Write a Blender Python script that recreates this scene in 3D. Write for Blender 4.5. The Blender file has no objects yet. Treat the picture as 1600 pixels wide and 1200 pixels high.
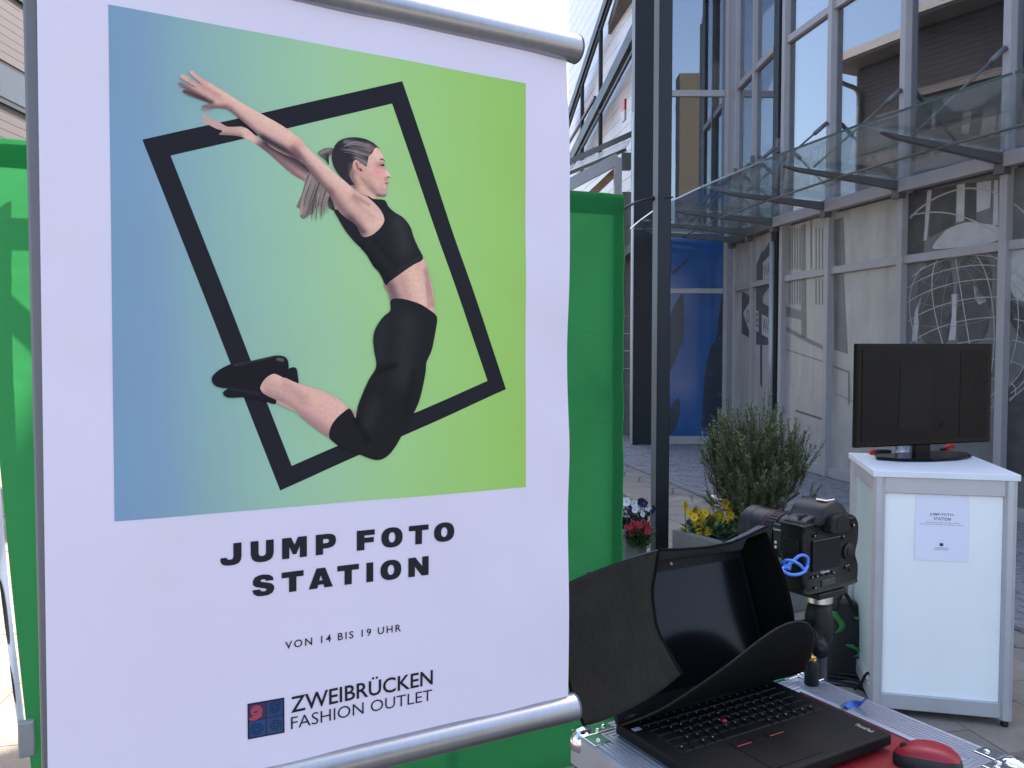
import bpy, bmesh, math, random
from mathutils import Vector, Matrix, noise
from mathutils.geometry import delaunay_2d_cdt

random.seed(7)
SC = bpy.context.scene
COL = SC.collection
V3 = Vector
R = math.radians

# ------------------------------------------------------------------ camera, sky, sun, exposure
CAM_H, FPX, PITCH = 1.56, 1300.0, math.atan(55 / 1300)
cam_data = bpy.data.cameras.new('camera_view')
cam_data.sensor_width = 36.0
cam_data.lens = 36.0 * FPX / 1600
cam_data.clip_start = 0.05
cam_data.clip_end = 1500
cam = bpy.data.objects.new('camera_view', cam_data)
COL.objects.link(cam)
cam.location = (0, 0, CAM_H)
cam.rotation_euler = (math.pi / 2 - PITCH, 0, 0)
SC.camera = cam

SUN_AZ, SUN_EL = R(40), R(52)
world = bpy.data.worlds.new('World')
SC.world = world
world.use_nodes = True
wnt = world.node_tree
sky = wnt.nodes.new('ShaderNodeTexSky')
sky.sky_type = 'NISHITA'
sky.sun_disc = False
sky.sun_elevation = SUN_EL
sky.sun_rotation = SUN_AZ
sky.altitude = 200
sky.air_density = 1.0
sky.dust_density = 3.0
sky.ozone_density = 0.4
wnt.links.new(sky.outputs[0], wnt.nodes['Background'].inputs[0])
wnt.nodes['Background'].inputs[1].default_value = 0.12
sun_data = bpy.data.lights.new('sun', 'SUN')
sun_data.energy = 4.0
sun_data.angle = R(0.5)
sun_data.color = (1.0, 0.94, 0.86)
sun = bpy.data.objects.new('sun', sun_data)
COL.objects.link(sun)
SUN_DIR = V3((math.sin(SUN_AZ) * math.cos(SUN_EL), math.cos(SUN_AZ) * math.cos(SUN_EL), math.sin(SUN_EL)))
sun.rotation_euler = (-SUN_DIR).to_track_quat('-Z', 'Y').to_euler()
sun.location = SUN_DIR * 40
SC.view_settings.view_transform = 'Standard'
SC.view_settings.look = 'None'
SC.view_settings.exposure = 2.3
SC.view_settings.gamma = 1.0
SC.view_settings.use_curve_mapping = False
SC.render.engine = 'CYCLES'
SC.cycles.max_bounces = 10
SC.cycles.transparent_max_bounces = 16
SC.cycles.use_denoising = True

# ------------------------------------------------------------------ small helpers
_F = V3((0, math.cos(PITCH), -math.sin(PITCH)))
_U = V3((0, math.sin(PITCH), math.cos(PITCH)))
CP = V3((0, 0, CAM_H))

def ray(px, py):
    return _F + V3((1, 0, 0)) * ((px - 800) / FPX) + _U * ((600 - py) / FPX)
def at(px, py, Y):                       # point of the place at depth Y
    d = ray(px, py); return CP + d * (Y / d.y)
def gnd(px, py, z=0.0):                  # point of the place at height z
    d = ray(px, py); return CP + d * ((z - CAM_H) / d.z)
def onplane(px, py, p0, n):
    d = ray(px, py); return CP + d * ((p0 - CP).dot(n) / d.dot(n))

def lin(c):
    return tuple(((v / 255) / 12.92 if v <= 10 else (((v / 255) + 0.055) / 1.055) ** 2.4) for v in c)
def dirv(a):                             # unit vector, angle right of +Y
    return V3((math.sin(R(a)), math.cos(R(a)), 0))
ZUP = V3((0, 0, 1))

# ------------------------------------------------------------------ materials
MATS = {}
def mat(name, color, rough=0.6, metal=0.0, var=0.12, vscale=6.0, bump=0.0, bscale=60.0, spec=0.4, coat=0.0, trans=0.0, rvar=0.1, stretch=None):
    if name in MATS: return MATS[name]
    m = bpy.data.materials.new(name); m.use_nodes = True
    nt = m.node_tree; b = nt.nodes['Principled BSDF']; L = nt.links.new
    b.inputs['Roughness'].default_value = rough
    b.inputs['Metallic'].default_value = metal
    b.inputs['Specular IOR Level'].default_value = spec
    b.inputs['Coat Weight'].default_value = coat
    b.inputs['Coat Roughness'].default_value = 0.08
    b.inputs['Transmission Weight'].default_value = trans
    tc = nt.nodes.new('ShaderNodeTexCoord')
    mp = nt.nodes.new('ShaderNodeMapping'); L(tc.outputs['Object'], mp.inputs[0])
    if stretch: mp.inputs['Scale'].default_value = stretch
    c = tuple(color[:3])
    if var > 0:
        n = nt.nodes.new('ShaderNodeTexNoise'); n.inputs['Scale'].default_value = vscale
        n.inputs['Detail'].default_value = 6; n.inputs['Roughness'].default_value = 0.65
        L(mp.outputs[0], n.inputs['Vector'])
        r = nt.nodes.new('ShaderNodeMapRange')
        r.inputs['From Min'].default_value = 0.3; r.inputs['From Max'].default_value = 0.7
        r.inputs['To Min'].default_value = 1 - var; r.inputs['To Max'].default_value = 1 + var
        L(n.outputs[0], r.inputs[0])
        mx = nt.nodes.new('ShaderNodeMix'); mx.data_type = 'RGBA'; mx.blend_type = 'MULTIPLY'
        mx.inputs[0].default_value = 1; mx.inputs[6].default_value = (*c, 1)
        L(r.outputs[0], mx.inputs[7]); L(mx.outputs[2], b.inputs['Base Color'])
        r2 = nt.nodes.new('ShaderNodeMapRange')
        r2.inputs['To Min'].default_value = max(0.02, rough - rvar); r2.inputs['To Max'].default_value = min(1, rough + rvar)
        L(n.outputs[0], r2.inputs[0]); L(r2.outputs[0], b.inputs['Roughness'])
    else:
        b.inputs['Base Color'].default_value = (*c, 1)
    if bump > 0:
        n2 = nt.nodes.new('ShaderNodeTexNoise'); n2.inputs['Scale'].default_value = bscale
        n2.inputs['Detail'].default_value = 4; L(mp.outputs[0], n2.inputs['Vector'])
        bp = nt.nodes.new('ShaderNodeBump'); bp.inputs['Strength'].default_value = bump
        bp.inputs['Distance'].default_value = 0.01
        L(n2.outputs[0], bp.inputs['Height']); L(bp.outputs[0], b.inputs['Normal'])
    MATS[name] = m
    return m

def mat_glass(name, refl, tint, rough=0.0, gloss_col=(0.92, 0.95, 1.0), dirt=0.0):
    if name in MATS: return MATS[name]
    m = bpy.data.materials.new(name); m.use_nodes = True; nt = m.node_tree; L = nt.links.new
    nt.nodes.remove(nt.nodes['Principled BSDF']); out = nt.nodes['Material Output']
    g = nt.nodes.new('ShaderNodeBsdfGlossy'); g.inputs['Roughness'].default_value = rough; g.inputs['Color'].default_value = (*gloss_col, 1)
    t = nt.nodes.new('ShaderNodeBsdfTransparent'); t.inputs['Color'].default_value = (*tint, 1)
    f = nt.nodes.new('ShaderNodeFresnel'); ge = nt.nodes.new('ShaderNodeNewGeometry')      # same reflectance from both faces of the thin pane
    io = nt.nodes.new('ShaderNodeMapRange'); io.inputs['To Min'].default_value = 1.5; io.inputs['To Max'].default_value = 1 / 1.5
    L(ge.outputs['Backfacing'], io.inputs[0]); L(io.outputs[0], f.inputs['IOR'])
    a = nt.nodes.new('ShaderNodeMath'); a.operation = 'MULTIPLY_ADD'; a.use_clamp = True
    a.inputs[1].default_value = 1 - refl; a.inputs[2].default_value = refl
    L(f.outputs[0], a.inputs[0])
    mx = nt.nodes.new('ShaderNodeMixShader'); L(a.outputs[0], mx.inputs[0]); L(t.outputs[0], mx.inputs[1]); L(g.outputs[0], mx.inputs[2])
    # faint large-scale waviness of float glass
    tc = nt.nodes.new('ShaderNodeTexCoord'); n = nt.nodes.new('ShaderNodeTexNoise'); n.inputs['Scale'].default_value = 1.3
    L(tc.outputs['Object'], n.inputs['Vector'])
    bp = nt.nodes.new('ShaderNodeBump'); bp.inputs['Strength'].default_value = 0.012; bp.inputs['Distance'].default_value = 0.02
    L(n.outputs[0], bp.inputs['Height']); L(bp.outputs[0], g.inputs['Normal'])
    if dirt:                              # thin film of dust and rain marks
        df = nt.nodes.new('ShaderNodeBsdfDiffuse'); df.inputs['Color'].default_value = (.55, .56, .54, 1)
        nd_ = nt.nodes.new('ShaderNodeTexNoise'); nd_.inputs['Scale'].default_value = 3.5; nd_.inputs['Detail'].default_value = 9; nd_.inputs['Roughness'].default_value = .7
        L(tc.outputs['Object'], nd_.inputs['Vector'])
        rr_ = nt.nodes.new('ShaderNodeMapRange'); rr_.inputs['From Min'].default_value = .3; rr_.inputs['From Max'].default_value = .75
        rr_.inputs['To Min'].default_value = dirt * .3; rr_.inputs['To Max'].default_value = dirt * 1.8; L(nd_.outputs[0], rr_.inputs[0])
        mx2 = nt.nodes.new('ShaderNodeMixShader'); L(rr_.outputs[0], mx2.inputs[0]); L(mx.outputs[0], mx2.inputs[1]); L(df.outputs[0], mx2.inputs[2]); mx = mx2
    L(mx.outputs[0], out.inputs['Surface'])
    MATS[name] = m
    return m

def mat_attr(name, rough=0.55, spec=0.3, mul=1.0, coat=0.0):          # printed colour kept in a colour attribute
    if name in MATS: return MATS[name]
    m = bpy.data.materials.new(name); m.use_nodes = True; nt = m.node_tree; b = nt.nodes['Principled BSDF']
    a = nt.nodes.new('ShaderNodeAttribute'); a.attribute_name = 'Col'
    n = nt.nodes.new('ShaderNodeTexNoise'); n.inputs['Scale'].default_value = 900; n.inputs['Detail'].default_value = 2
    tc = nt.nodes.new('ShaderNodeTexCoord'); nt.links.new(tc.outputs['Object'], n.inputs['Vector'])
    r = nt.nodes.new('ShaderNodeMapRange'); r.inputs['To Min'].default_value = 0.93 * mul; r.inputs['To Max'].default_value = 1.07 * mul
    nt.links.new(n.outputs[0], r.inputs[0])
    mx = nt.nodes.new('ShaderNodeMix'); mx.data_type = 'RGBA'; mx.blend_type = 'MULTIPLY'; mx.inputs[0].default_value = 1
    nt.links.new(a.outputs['Color'], mx.inputs[6]); nt.links.new(r.outputs[0], mx.inputs[7])
    nt.links.new(mx.outputs[2], b.inputs['Base Color'])
    b.inputs['Roughness'].default_value = rough; b.inputs['Specular IOR Level'].default_value = spec; b.inputs['Coat Weight'].default_value = coat
    MATS[name] = m
    return m

# ------------------------------------------------------------------ objects
def tag(o, label=None, cat=None, group=None, kind=None):
    if label: o['label'] = label
    if cat: o['category'] = cat
    if group: o['group'] = group
    if kind: o['kind'] = kind
    return o
def thing(name, loc, label, cat, group=None, rz=0):
    o = bpy.data.objects.new(name, None); COL.objects.link(o)
    o.empty_display_size = 0.1
    o.location = loc; o.rotation_euler = (0, 0, rz)
    return tag(o, label, cat, group)
def root_of(o):
    while o.parent: o = o.parent
    return o
def link(name, me, parent=None, shift=True):
    o = bpy.data.objects.new(name, me); COL.objects.link(o)
    if parent is not None:
        o.parent = parent
    return o

class MB:
    """collects faces in world coordinates; build() links them as one mesh object"""
    def __init__(s): s.v = []; s.f = []; s.c = None
    def add(s, vs, fs):
        b = len(s.v); s.v += [V3(p) for p in vs]; s.f += [tuple(i + b for i in f) for f in fs]; return s
    def obox(s, c, a, b, d):             # centre and three half vectors
        c, a, b, d = V3(c), V3(a), V3(b), V3(d)
        vs = [c + a * i + b * j + d * k for k in (-1, 1) for j in (-1, 1) for i in (-1, 1)]
        return s.add(vs, [(0, 2, 3, 1), (4, 5, 7, 6), (0, 1, 5, 4), (2, 6, 7, 3), (0, 4, 6, 2), (1, 3, 7, 5)])
    def box(s, x0, x1, y0, y1, z0, z1):
        return s.obox(((x0 + x1) / 2, (y0 + y1) / 2, (z0 + z1) / 2), ((x1 - x0) / 2, 0, 0), (0, (y1 - y0) / 2, 0), (0, 0, (z1 - z0) / 2))
    def beam(s, p, q, w, h, up=ZUP):     # rectangular bar between two points
        p, q = V3(p), V3(q); d = (q - p); l = d.length; d = d / l
        side = d.cross(up)
        if side.length < 1e-4: side = d.cross(V3((1, 0, 0)))
        side.normalize(); u = side.cross(d).normalized()
        return s.obox((p + q) / 2, d * (l / 2), side * (w / 2), u * (h / 2))
    def tube(s, pts, r, n=8, cap=True):
        pts = [V3(p) for p in pts]; rs = r if isinstance(r, (list, tuple)) else [r] * len(pts)
        rings = []; prev = None
        for i, p in enumerate(pts):
            d = (pts[min(i + 1, len(pts) - 1)] - pts[max(i - 1, 0)]).normalized()
            if prev is None:
                a = d.orthogonal().normalized()
            else:
                a = (prev - d * prev.dot(d))
                a = a.normalized() if a.length > 1e-6 else d.orthogonal().normalized()
            prev = a; b = d.cross(a)
            rings.append([p + (a * math.cos(t) + b * math.sin(t)) * rs[i] for t in [2 * math.pi * k / n for k in range(n)]])
        vs = [q for ring in rings for q in ring]; fs = []
        for i in range(len(pts) - 1):
            for k in range(n):
                fs.append((i * n + k, i * n + (k + 1) % n, (i + 1) * n + (k + 1) % n, (i + 1) * n + k))
        if cap:
            fs.append(tuple(reversed(range(n)))); fs.append(tuple((len(pts) - 1) * n + k for k in range(n)))
        return s.add(vs, fs)
    def lathe(s, prof, c, axis=ZUP, n=20):   # profile of (radius, height) along an axis
        c = V3(c); ax = V3(axis).normalized(); a = ax.orthogonal().normalized(); b = ax.cross(a)
        vs = []; fs = []
        for (r, h) in prof:
            for k in range(n):
                t = 2 * math.pi * k / n; vs.append(c + ax * h + (a * math.cos(t) + b * math.sin(t)) * max(r, 1e-5))
        for i in range(len(prof) - 1):
            for k in range(n):
                fs.append((i * n + k, i * n + (k + 1) % n, (i + 1) * n + (k + 1) % n, (i + 1) * n + k))
        fs.append(tuple(reversed(range(n)))); fs.append(tuple((len(prof) - 1) * n + k for k in range(n)))
        return s.add(vs, fs)
    def prism(s, loop, d):               # closed loop of points pushed along d
        d = V3(d); n = len(loop); vs = [V3(p) for p in loop] + [V3(p) + d for p in loop]
        fs = [tuple(reversed(range(n))), tuple(range(n, 2 * n))] + [(i, (i + 1) % n, n + (i + 1) % n, n + i) for i in range(n)]
        return s.add(vs, fs)
    def grid(s, fn, nu, nv):
        vs = [fn(i / nu, j / nv) for j in range(nv + 1) for i in range(nu + 1)]
        fs = [(j * (nu + 1) + i, j * (nu + 1) + i + 1, (j + 1) * (nu + 1) + i + 1, (j + 1) * (nu + 1) + i) for j in range(nv) for i in range(nu)]
        return s.add(vs, fs)
    def build(s, name, m, parent=None, smooth=False, bevel=0.0, origin=None, solid=0.0, seg=2, auto=None):
        me = bpy.data.meshes.new(name)
        off = V3((0, 0, 0))
        if parent is not None:
            off = root_of(parent).location
        elif origin is not None:
            off = V3(origin)
        me.from_pydata([tuple(p - off) for p in s.v], [], s.f)
        bm = bmesh.new(); bm.from_mesh(me)
        bmesh.ops.recalc_face_normals(bm, faces=bm.faces); bm.to_mesh(me); bm.free()
        if m: me.materials.append(m)
        if smooth: me.polygons.foreach_set('use_smooth', [True] * len(me.polygons))
        o = link(name, me, parent)
        if parent is None and origin is not None: o.location = off
        if solid:
            md = o.modifiers.new('solid', 'SOLIDIFY'); md.thickness = solid; md.offset = 0
        if bevel:
            md = o.modifiers.new('bevel', 'BEVEL'); md.width = bevel; md.segments = seg; md.limit_method = 'ANGLE'; md.angle_limit = R(40)
            md.harden_normals = False
        if auto:
            me.polygons.foreach_set('use_smooth', [True] * len(me.polygons))
            bm = bmesh.new(); bm.from_mesh(me)
            for e in bm.edges:
                if len(e.link_faces) == 2 and e.calc_face_angle() > R(auto): e.smooth = False
            bm.to_mesh(me); bm.free()
        return o

def cyl(p, q, r, n=16):
    return MB().tube([p, q], r, n)

def fill(loops, fn, step=None, name='print', m=None, parent=None, colfn=None):
    """flat print: fills 2D outlines (holes allowed), optionally seeded with inner points, and maps them with fn"""
    vs = []; edges = []
    if step:                             # long straight edges follow the surface too
        dl = []
        for lp in loops:
            nl = []
            for i, p in enumerate(lp):
                q = lp[(i + 1) % len(lp)]; k = max(1, int(math.hypot(q[0] - p[0], q[1] - p[1]) / step))
                nl += [(p[0] + (q[0] - p[0]) * j / k, p[1] + (q[1] - p[1]) * j / k) for j in range(k)]
            dl.append(nl)
        loops = dl
    for lp in loops:
        b = len(vs); vs += [V3((x, y)) for x, y in lp]
        edges += [(b + i, b + (i + 1) % len(lp)) for i in range(len(lp))]
    if step:
        xs = [v.x for v in vs]; ys = [v.y for v in vs]
        y = min(ys) + step / 2
        while y < max(ys):
            x = min(xs) + step / 2
            while x < max(xs):
                ins = False
                for lp in loops:
                    j = len(lp) - 1
                    for i in range(len(lp)):
                        if (lp[i][1] > y) != (lp[j][1] > y) and x < (lp[j][0] - lp[i][0]) * (y - lp[i][1]) / (lp[j][1] - lp[i][1]) + lp[i][0]:
                            ins = not ins
                        j = i
                if ins: vs.append(V3((x, y)))
                x += step
            y += step
    ov, oe, of = delaunay_2d_cdt(vs, edges, [], 1, 1e-7)[:3]
    def inside(x, y):
        ins = False
        for lp in loops:
            j = len(lp) - 1
            for i in range(len(lp)):
                if (lp[i][1] > y) != (lp[j][1] > y) and x < (lp[j][0] - lp[i][0]) * (y - lp[i][1]) / (lp[j][1] - lp[i][1]) + lp[i][0]:
                    ins = not ins
                j = i
        return ins
    of = [f for f in of if inside(sum(ov[i].x for i in f) / len(f), sum(ov[i].y for i in f) / len(f))]
    me = bpy.data.meshes.new(name)
    off = root_of(parent).location if parent is not None else V3((0, 0, 0))
    me.from_pydata([tuple(fn(p.x, p.y) - off) for p in ov], [], [tuple(f) for f in of])
    if m: me.materials.append(m)
    if colfn:
        a = me.color_attributes.new('Col', 'FLOAT_COLOR', 'POINT')
        for i, p in enumerate(ov): a.data[i].color = (*colfn(p.x, p.y), 1)
    return link(name, me, parent)

def smooth_loop(pts, k=3):               # Catmull-Rom through a closed outline
    n = len(pts); out = []
    for i in range(n):
        p0, p1, p2, p3 = pts[i - 1], pts[i], pts[(i + 1) % n], pts[(i + 2) % n]
        for j in range(k):
            t = j / k
            out.append(tuple(0.5 * (2 * p1[a] + (p2[a] - p0[a]) * t + (2 * p0[a] - 5 * p1[a] + 4 * p2[a] - p3[a]) * t * t + (3 * p1[a] - p0[a] - 3 * p2[a] + p3[a]) * t ** 3) for a in (0, 1)))
    return out
def spline(pts, k=6):                    # open Catmull-Rom in any dimension
    P = [V3(p) for p in pts]; out = []
    for i in range(len(P) - 1):
        p0, p1, p2, p3 = P[max(i - 1, 0)], P[i], P[i + 1], P[min(i + 2, len(P) - 1)]
        for j in range(k):
            t = j / k
            out.append(0.5 * (2 * p1 + (p2 - p0) * t + (2 * p0 - 5 * p1 + 4 * p2 - p3) * t * t + (3 * p1 - p0 - 3 * p2 + p3) * t ** 3))
    out.append(P[-1]); return out

def lettering(body, fn, u0, u1, v0, v1, name, m, parent, offset=0.0, space=1.0, caps_h=None):
    """text stretched into the box u0..u1, v0..v1 of a surface"""
    cu = bpy.data.curves.new('t', 'FONT'); cu.body = body; cu.size = 1; cu.offset = offset; cu.space_character = space; cu.resolution_u = 3
    to = bpy.data.objects.new('t', cu); COL.objects.link(to)
    dg = bpy.context.evaluated_depsgraph_get()
    me = bpy.data.meshes.new_from_object(to.evaluated_get(dg))
    bpy.data.objects.remove(to)
    xs = [v.co.x for v in me.vertices]; ys = [v.co.y for v in me.vertices]
    x0, x1, y0, y1 = min(xs), max(xs), min(ys), max(ys)
    if caps_h: y0, y1 = 0.0, caps_h
    off = root_of(parent).location
    for v in me.vertices:
        v.co = fn(u0 + (v.co.x - x0) / (x1 - x0) * (u1 - u0), v0 + (v.co.y - y0) / (y1 - y0) * (v1 - v0)) - off
    me.name = name; me.materials.clear(); me.materials.append(m)
    return link(name, me, parent)

def copy_tree(o, parent=None):
    c = o.copy(); COL.objects.link(c); c.parent = parent
    for ch in list(o.children): copy_tree(ch, c)
    return c

# shared materials
M_alu = mat('brushed_aluminium', (0.62, 0.63, 0.65), 0.38, 1.0, 0.06, 3, stretch=(1, 1, 30))
M_alu_matt = mat('anodised_aluminium', (0.5, 0.5, 0.52), 0.5, 0.6, 0.06, 8)
M_chrome = mat('chromed_steel', (0.75, 0.76, 0.78), 0.16, 1.0, 0.05, 20)
M_black_plastic = mat('black_plastic', (0.006, 0.006, 0.007), 0.5, 0, 0.15, 40, 0.15, 400, spec=0.35)
M_black_rubber = mat('black_rubber', (0.0055, 0.0055, 0.006), 0.62, 0, 0.15, 30, spec=0.35)
M_anthracite = mat('anthracite_steel', (0.014, 0.016, 0.02), 0.45, 0.0, 0.1, 3, 0.05, 200, spec=0.3)
M_mullion = mat('grey_facade_profile', (0.35, 0.33, 0.335), 0.45, 0.1, 0.06, 4)
M_canopy_steel = mat('galvanised_grey_steel', (0.135, 0.135, 0.138), 0.45, 0.3, 0.1, 5)
# ================================================================== SETTING
# ---- ground
def slab_material(name, c1, c2, mortar, sx, sy, rot, msize=0.012):
    m = bpy.data.materials.new(name); m.use_nodes = True; nt = m.node_tree; b = nt.nodes['Principled BSDF']; L = nt.links.new
    tc = nt.nodes.new('ShaderNodeTexCoord'); mp = nt.nodes.new('ShaderNodeMapping'); mp.inputs['Rotation'].default_value = (0, 0, rot)
    L(tc.outputs['Object'], mp.inputs[0])
    br = nt.nodes.new('ShaderNodeTexBrick'); br.inputs['Scale'].default_value = 1; br.inputs['Brick Width'].default_value = sx; br.inputs['Row Height'].default_value = sy
    br.inputs['Mortar Size'].default_value = msize; br.offset = 0.5
    br.inputs['Color1'].default_value = (*c1, 1); br.inputs['Color2'].default_value = (*c2, 1); br.inputs['Mortar'].default_value = (*mortar, 1)
    L(mp.outputs[0], br.inputs['Vector'])
    n = nt.nodes.new('ShaderNodeTexNoise'); n.inputs['Scale'].default_value = 5; n.inputs['Detail'].default_value = 8; L(tc.outputs['Object'], n.inputs['Vector'])
    r = nt.nodes.new('ShaderNodeMapRange'); r.inputs['From Min'].default_value = .3; r.inputs['From Max'].default_value = .7; r.inputs['To Min'].default_value = .8; r.inputs['To Max'].default_value = 1.15; L(n.outputs[0], r.inputs[0])
    mx = nt.nodes.new('ShaderNodeMix'); mx.data_type = 'RGBA'; mx.blend_type = 'MULTIPLY'; mx.inputs[0].default_value = 1
    L(br.outputs[0], mx.inputs[6]); L(r.outputs[0], mx.inputs[7]); L(mx.outputs[2], b.inputs['Base Color'])
    b.inputs['Roughness'].default_value = 0.85
    return m

FA = 11.0                                   # the paving runs along the shop front
e1 = V3((math.sin(R(FA)), -math.cos(R(FA)), 0)); e2 = V3((math.cos(R(FA)), math.sin(R(FA)), 0))
B0 = V3((1.87, 9.66, 0))                    # a point on the line between slabs and cobbles
ground = MB().add([(-250, -120, -.03), (250, -120, -.03), (250, 600, -.03), (-250, 600, -.03)], [(0, 1, 2, 3)]).build(
    'plaza_ground', slab_material('plaza_slabs', (.19, .162, .14), (.22, .188, .16), (.08, .07, .062), .4, .4, R(FA)))
ground['kind'] = 'structure'
M_slabs = [mat('slab_tan_%d' % i, c, 0.85, 0, 0.16, 9, 0.35, 120, spec=.2) for i, c in enumerate([(.255, .21, .17), (.275, .225, .18), (.24, .2, .165), (.26, .215, .18)])]
slab_me = []
for m in M_slabs:
    s = MB().obox((0, 0, -.015), e1 * .197, e2 * .197, ZUP * .015).build('slab', m)
    slab_me.append(s.data); bpy.data.objects.remove(s)
n_slab = 0
for i in range(-16, 24):
    for j in range(-16, 4):
        c = B0 + e1 * (i * .4 + .2 + (.2 if j % 2 else 0)) + e2 * (j * .4 - .2 + .0)
        if j >= 0: continue
        px = 800 + FPX * c.x / max(c.y, .1)
        near_kiosk = (0.5 < c.x < 3.4 and 2.6 < c.y < 9.8 and 960 < px < 1680)
        left_strip = (-4.2 < c.x < -1.2 and 2.3 < c.y < 6.4 and px < 100)
        if not (near_kiosk or left_strip): continue
        if n_slab >= 295: continue
        o = link('paving_slab', slab_me[random.randrange(4)], ground); n_slab += 1
        o.location = (c.x, c.y, random.uniform(-.0015, .0015))
# cobbles between the slabs and the shop front
M_cob = mat('cobble_granite', (.215, .205, .215), 0.8, 0, 0.3, 14, 0.4, 80, spec=.25)
cb = MB()
for i in range(-46, 44):
    for j in range(0, 26):
        c = B0 + e1 * (i * .145 + (.07 if j % 2 else 0)) + e2 * (j * .105 + .055)
        h = random.uniform(-.004, .004); q = random.uniform(-.006, .006)
        a = e1 * (.066 + q); b = e2 * (.047 + q * .5); t = V3((random.uniform(-.03, .03), random.uniform(-.03, .03), 1)).normalized()
        a2 = a - t * a.dot(t); b2 = b - t * b.dot(t)
        p = c + ZUP * (h - .004)
        cb.add([p - a2 - b2, p + a2 - b2, p + a2 + b2, p - a2 + b2, p - a * 1.08 - b * 1.1 - ZUP * .02, p + a * 1.08 - b * 1.1 - ZUP * .02, p + a * 1.08 + b * 1.1 - ZUP * .02, p - a * 1.08 + b * 1.1 - ZUP * .02],
               [(0, 1, 2, 3), (0, 4, 5, 1), (1, 5, 6, 2), (2, 6, 7, 3), (3, 7, 4, 0)])
cobs = cb.build('cobblestones', M_cob, ground); cobs['kind'] = 'stuff'

# ---- shop building on the right: a gently curved curtain wall
RET = [V3(p) for p in ((3.554, 13.2, 0), (3.578, 12.35, 0), (3.602, 11.5, 0))]
FAC = [V3(p) for p in ((3.675, 11.24, 0), (3.87, 10.13, 0), (4.161, 8.869, 0), (4.533, 7.652, 0), (4.99, 6.457, 0), (5.55, 5.32, 0), (6.2, 4.25, 0), (6.95, 3.25, 0), (7.8, 2.35, 0))]
shop = thing('shop_building', (4.5, 9, 0), 'grey framed glass shop building with printed lower panes on the right', 'building')
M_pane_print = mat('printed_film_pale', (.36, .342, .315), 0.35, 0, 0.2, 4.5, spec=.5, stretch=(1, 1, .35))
M_print_dark = mat('printed_film_dark', (.06, .06, .06), 0.4, 0, 0.3, 5, spec=.5)
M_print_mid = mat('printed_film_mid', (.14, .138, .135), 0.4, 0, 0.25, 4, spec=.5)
M_print_light = mat('printed_film_light', (.42, .41, .41), 0.4, 0, 0.12, 6, spec=.5)
M_print_wire = mat('printed_film_wire', (.36, .355, .35), 0.4, 0, 0.15, 9, spec=.5)
M_blue_film = mat('blue_window_film', (.026, .085, .24), 0.12, 0, 0.12, 2.0, spec=.6)
M_blue_dark = mat('blue_film_dark_print', (.014, .026, .05), 0.25, 0, 0.2, 4, spec=.6)
M_gl = mat_glass('coated_facade_glass', 0.2, (.42, .45, .47), dirt=.012)
M_inner = mat('dim_interior_wall', (.16, .13, .1), 0.8, 0, 0.3, 1.2)
M_inner2 = mat('dim_interior_ceiling', (.09, .08, .075), 0.8, 0, 0.3, 1.5)
M_wall_grey = mat('grey_render', (.36, .355, .36), 0.8, 0, 0.08, 1.5, .1, 60)
def nrm(p, q):                               # outward normal of a wall running from far p to near q
    d = (q - p).normalized(); return V3((d.y, -d.x, 0)) if V3((d.y, -d.x, 0)).x < 0 else V3((-d.y, d.x, 0))
panes = {}
def bay(p, q, tag_, rows, par=shop):
    d = (q - p).normalized(); l = (q - p).length; n = nrm(p, q); mid = (p + q) / 2
    for (z0, z1, m, nm) in rows:
        o = MB().obox(mid + ZUP * (z0 + z1) / 2 - n * .012, d * (l / 2 - .03), n * .008, ZUP * ((z1 - z0) / 2 + .02)).build(nm, m, par)
        panes[(tag_, round(z0, 2))] = (o, p, n)
    return d, l, n, mid
def transom(p, q, z, h, proud=.03):
    d = (q - p).normalized(); l = (q - p).length; n = nrm(p, q); mid = (p + q) / 2
    MB().obox(mid + ZUP * z + n * (proud / 2 - .012), d * (l / 2 - .037), n * (proud / 2 + .028), ZUP * (h / 2)).build('transom', M_mullion, shop, bevel=.004)
def mullion(p, n, z0, z1, w=.08, proud=.036, m=None):
    d = V3((-n.y, n.x, 0))
    MB().obox(p + ZUP * (z0 + z1) / 2 + n * (proud / 2 - .01), d * (w / 2), n * (proud / 2 + .05), ZUP * ((z1 - z0) / 2)).build('mullion', m or M_mullion, shop, bevel=.005)
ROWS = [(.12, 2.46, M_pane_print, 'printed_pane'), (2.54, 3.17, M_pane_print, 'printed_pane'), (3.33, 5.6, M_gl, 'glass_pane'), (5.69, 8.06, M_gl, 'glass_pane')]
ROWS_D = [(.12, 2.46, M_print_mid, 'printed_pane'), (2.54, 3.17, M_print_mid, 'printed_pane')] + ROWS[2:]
for i in range(len(FAC) - 1):
    p, q = FAC[i], FAC[i + 1]
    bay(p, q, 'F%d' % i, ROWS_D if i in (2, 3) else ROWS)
    for z, h in ((.06, .12), (2.5, .085), (5.645, .09), (8.1, .1)): transom(p, q, z, h)
for i in range(2):
    bay(RET[i], RET[i + 1], 'R%d' % i, ROWS)
    for z, h in ((.06, .12), (2.5, .075), (5.645, .09), (8.1, .1)): transom(RET[i], RET[i + 1], z, h)
for i, p in enumerate(FAC):
    a = FAC[max(i - 1, 0)]; b = FAC[min(i + 1, len(FAC) - 1)]
    mullion(p, nrm(a, b), 0, 8.1)
for p in RET[:2]: mullion(p, nrm(RET[0], RET[2]), 0, 8.1, .05, .02)
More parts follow.
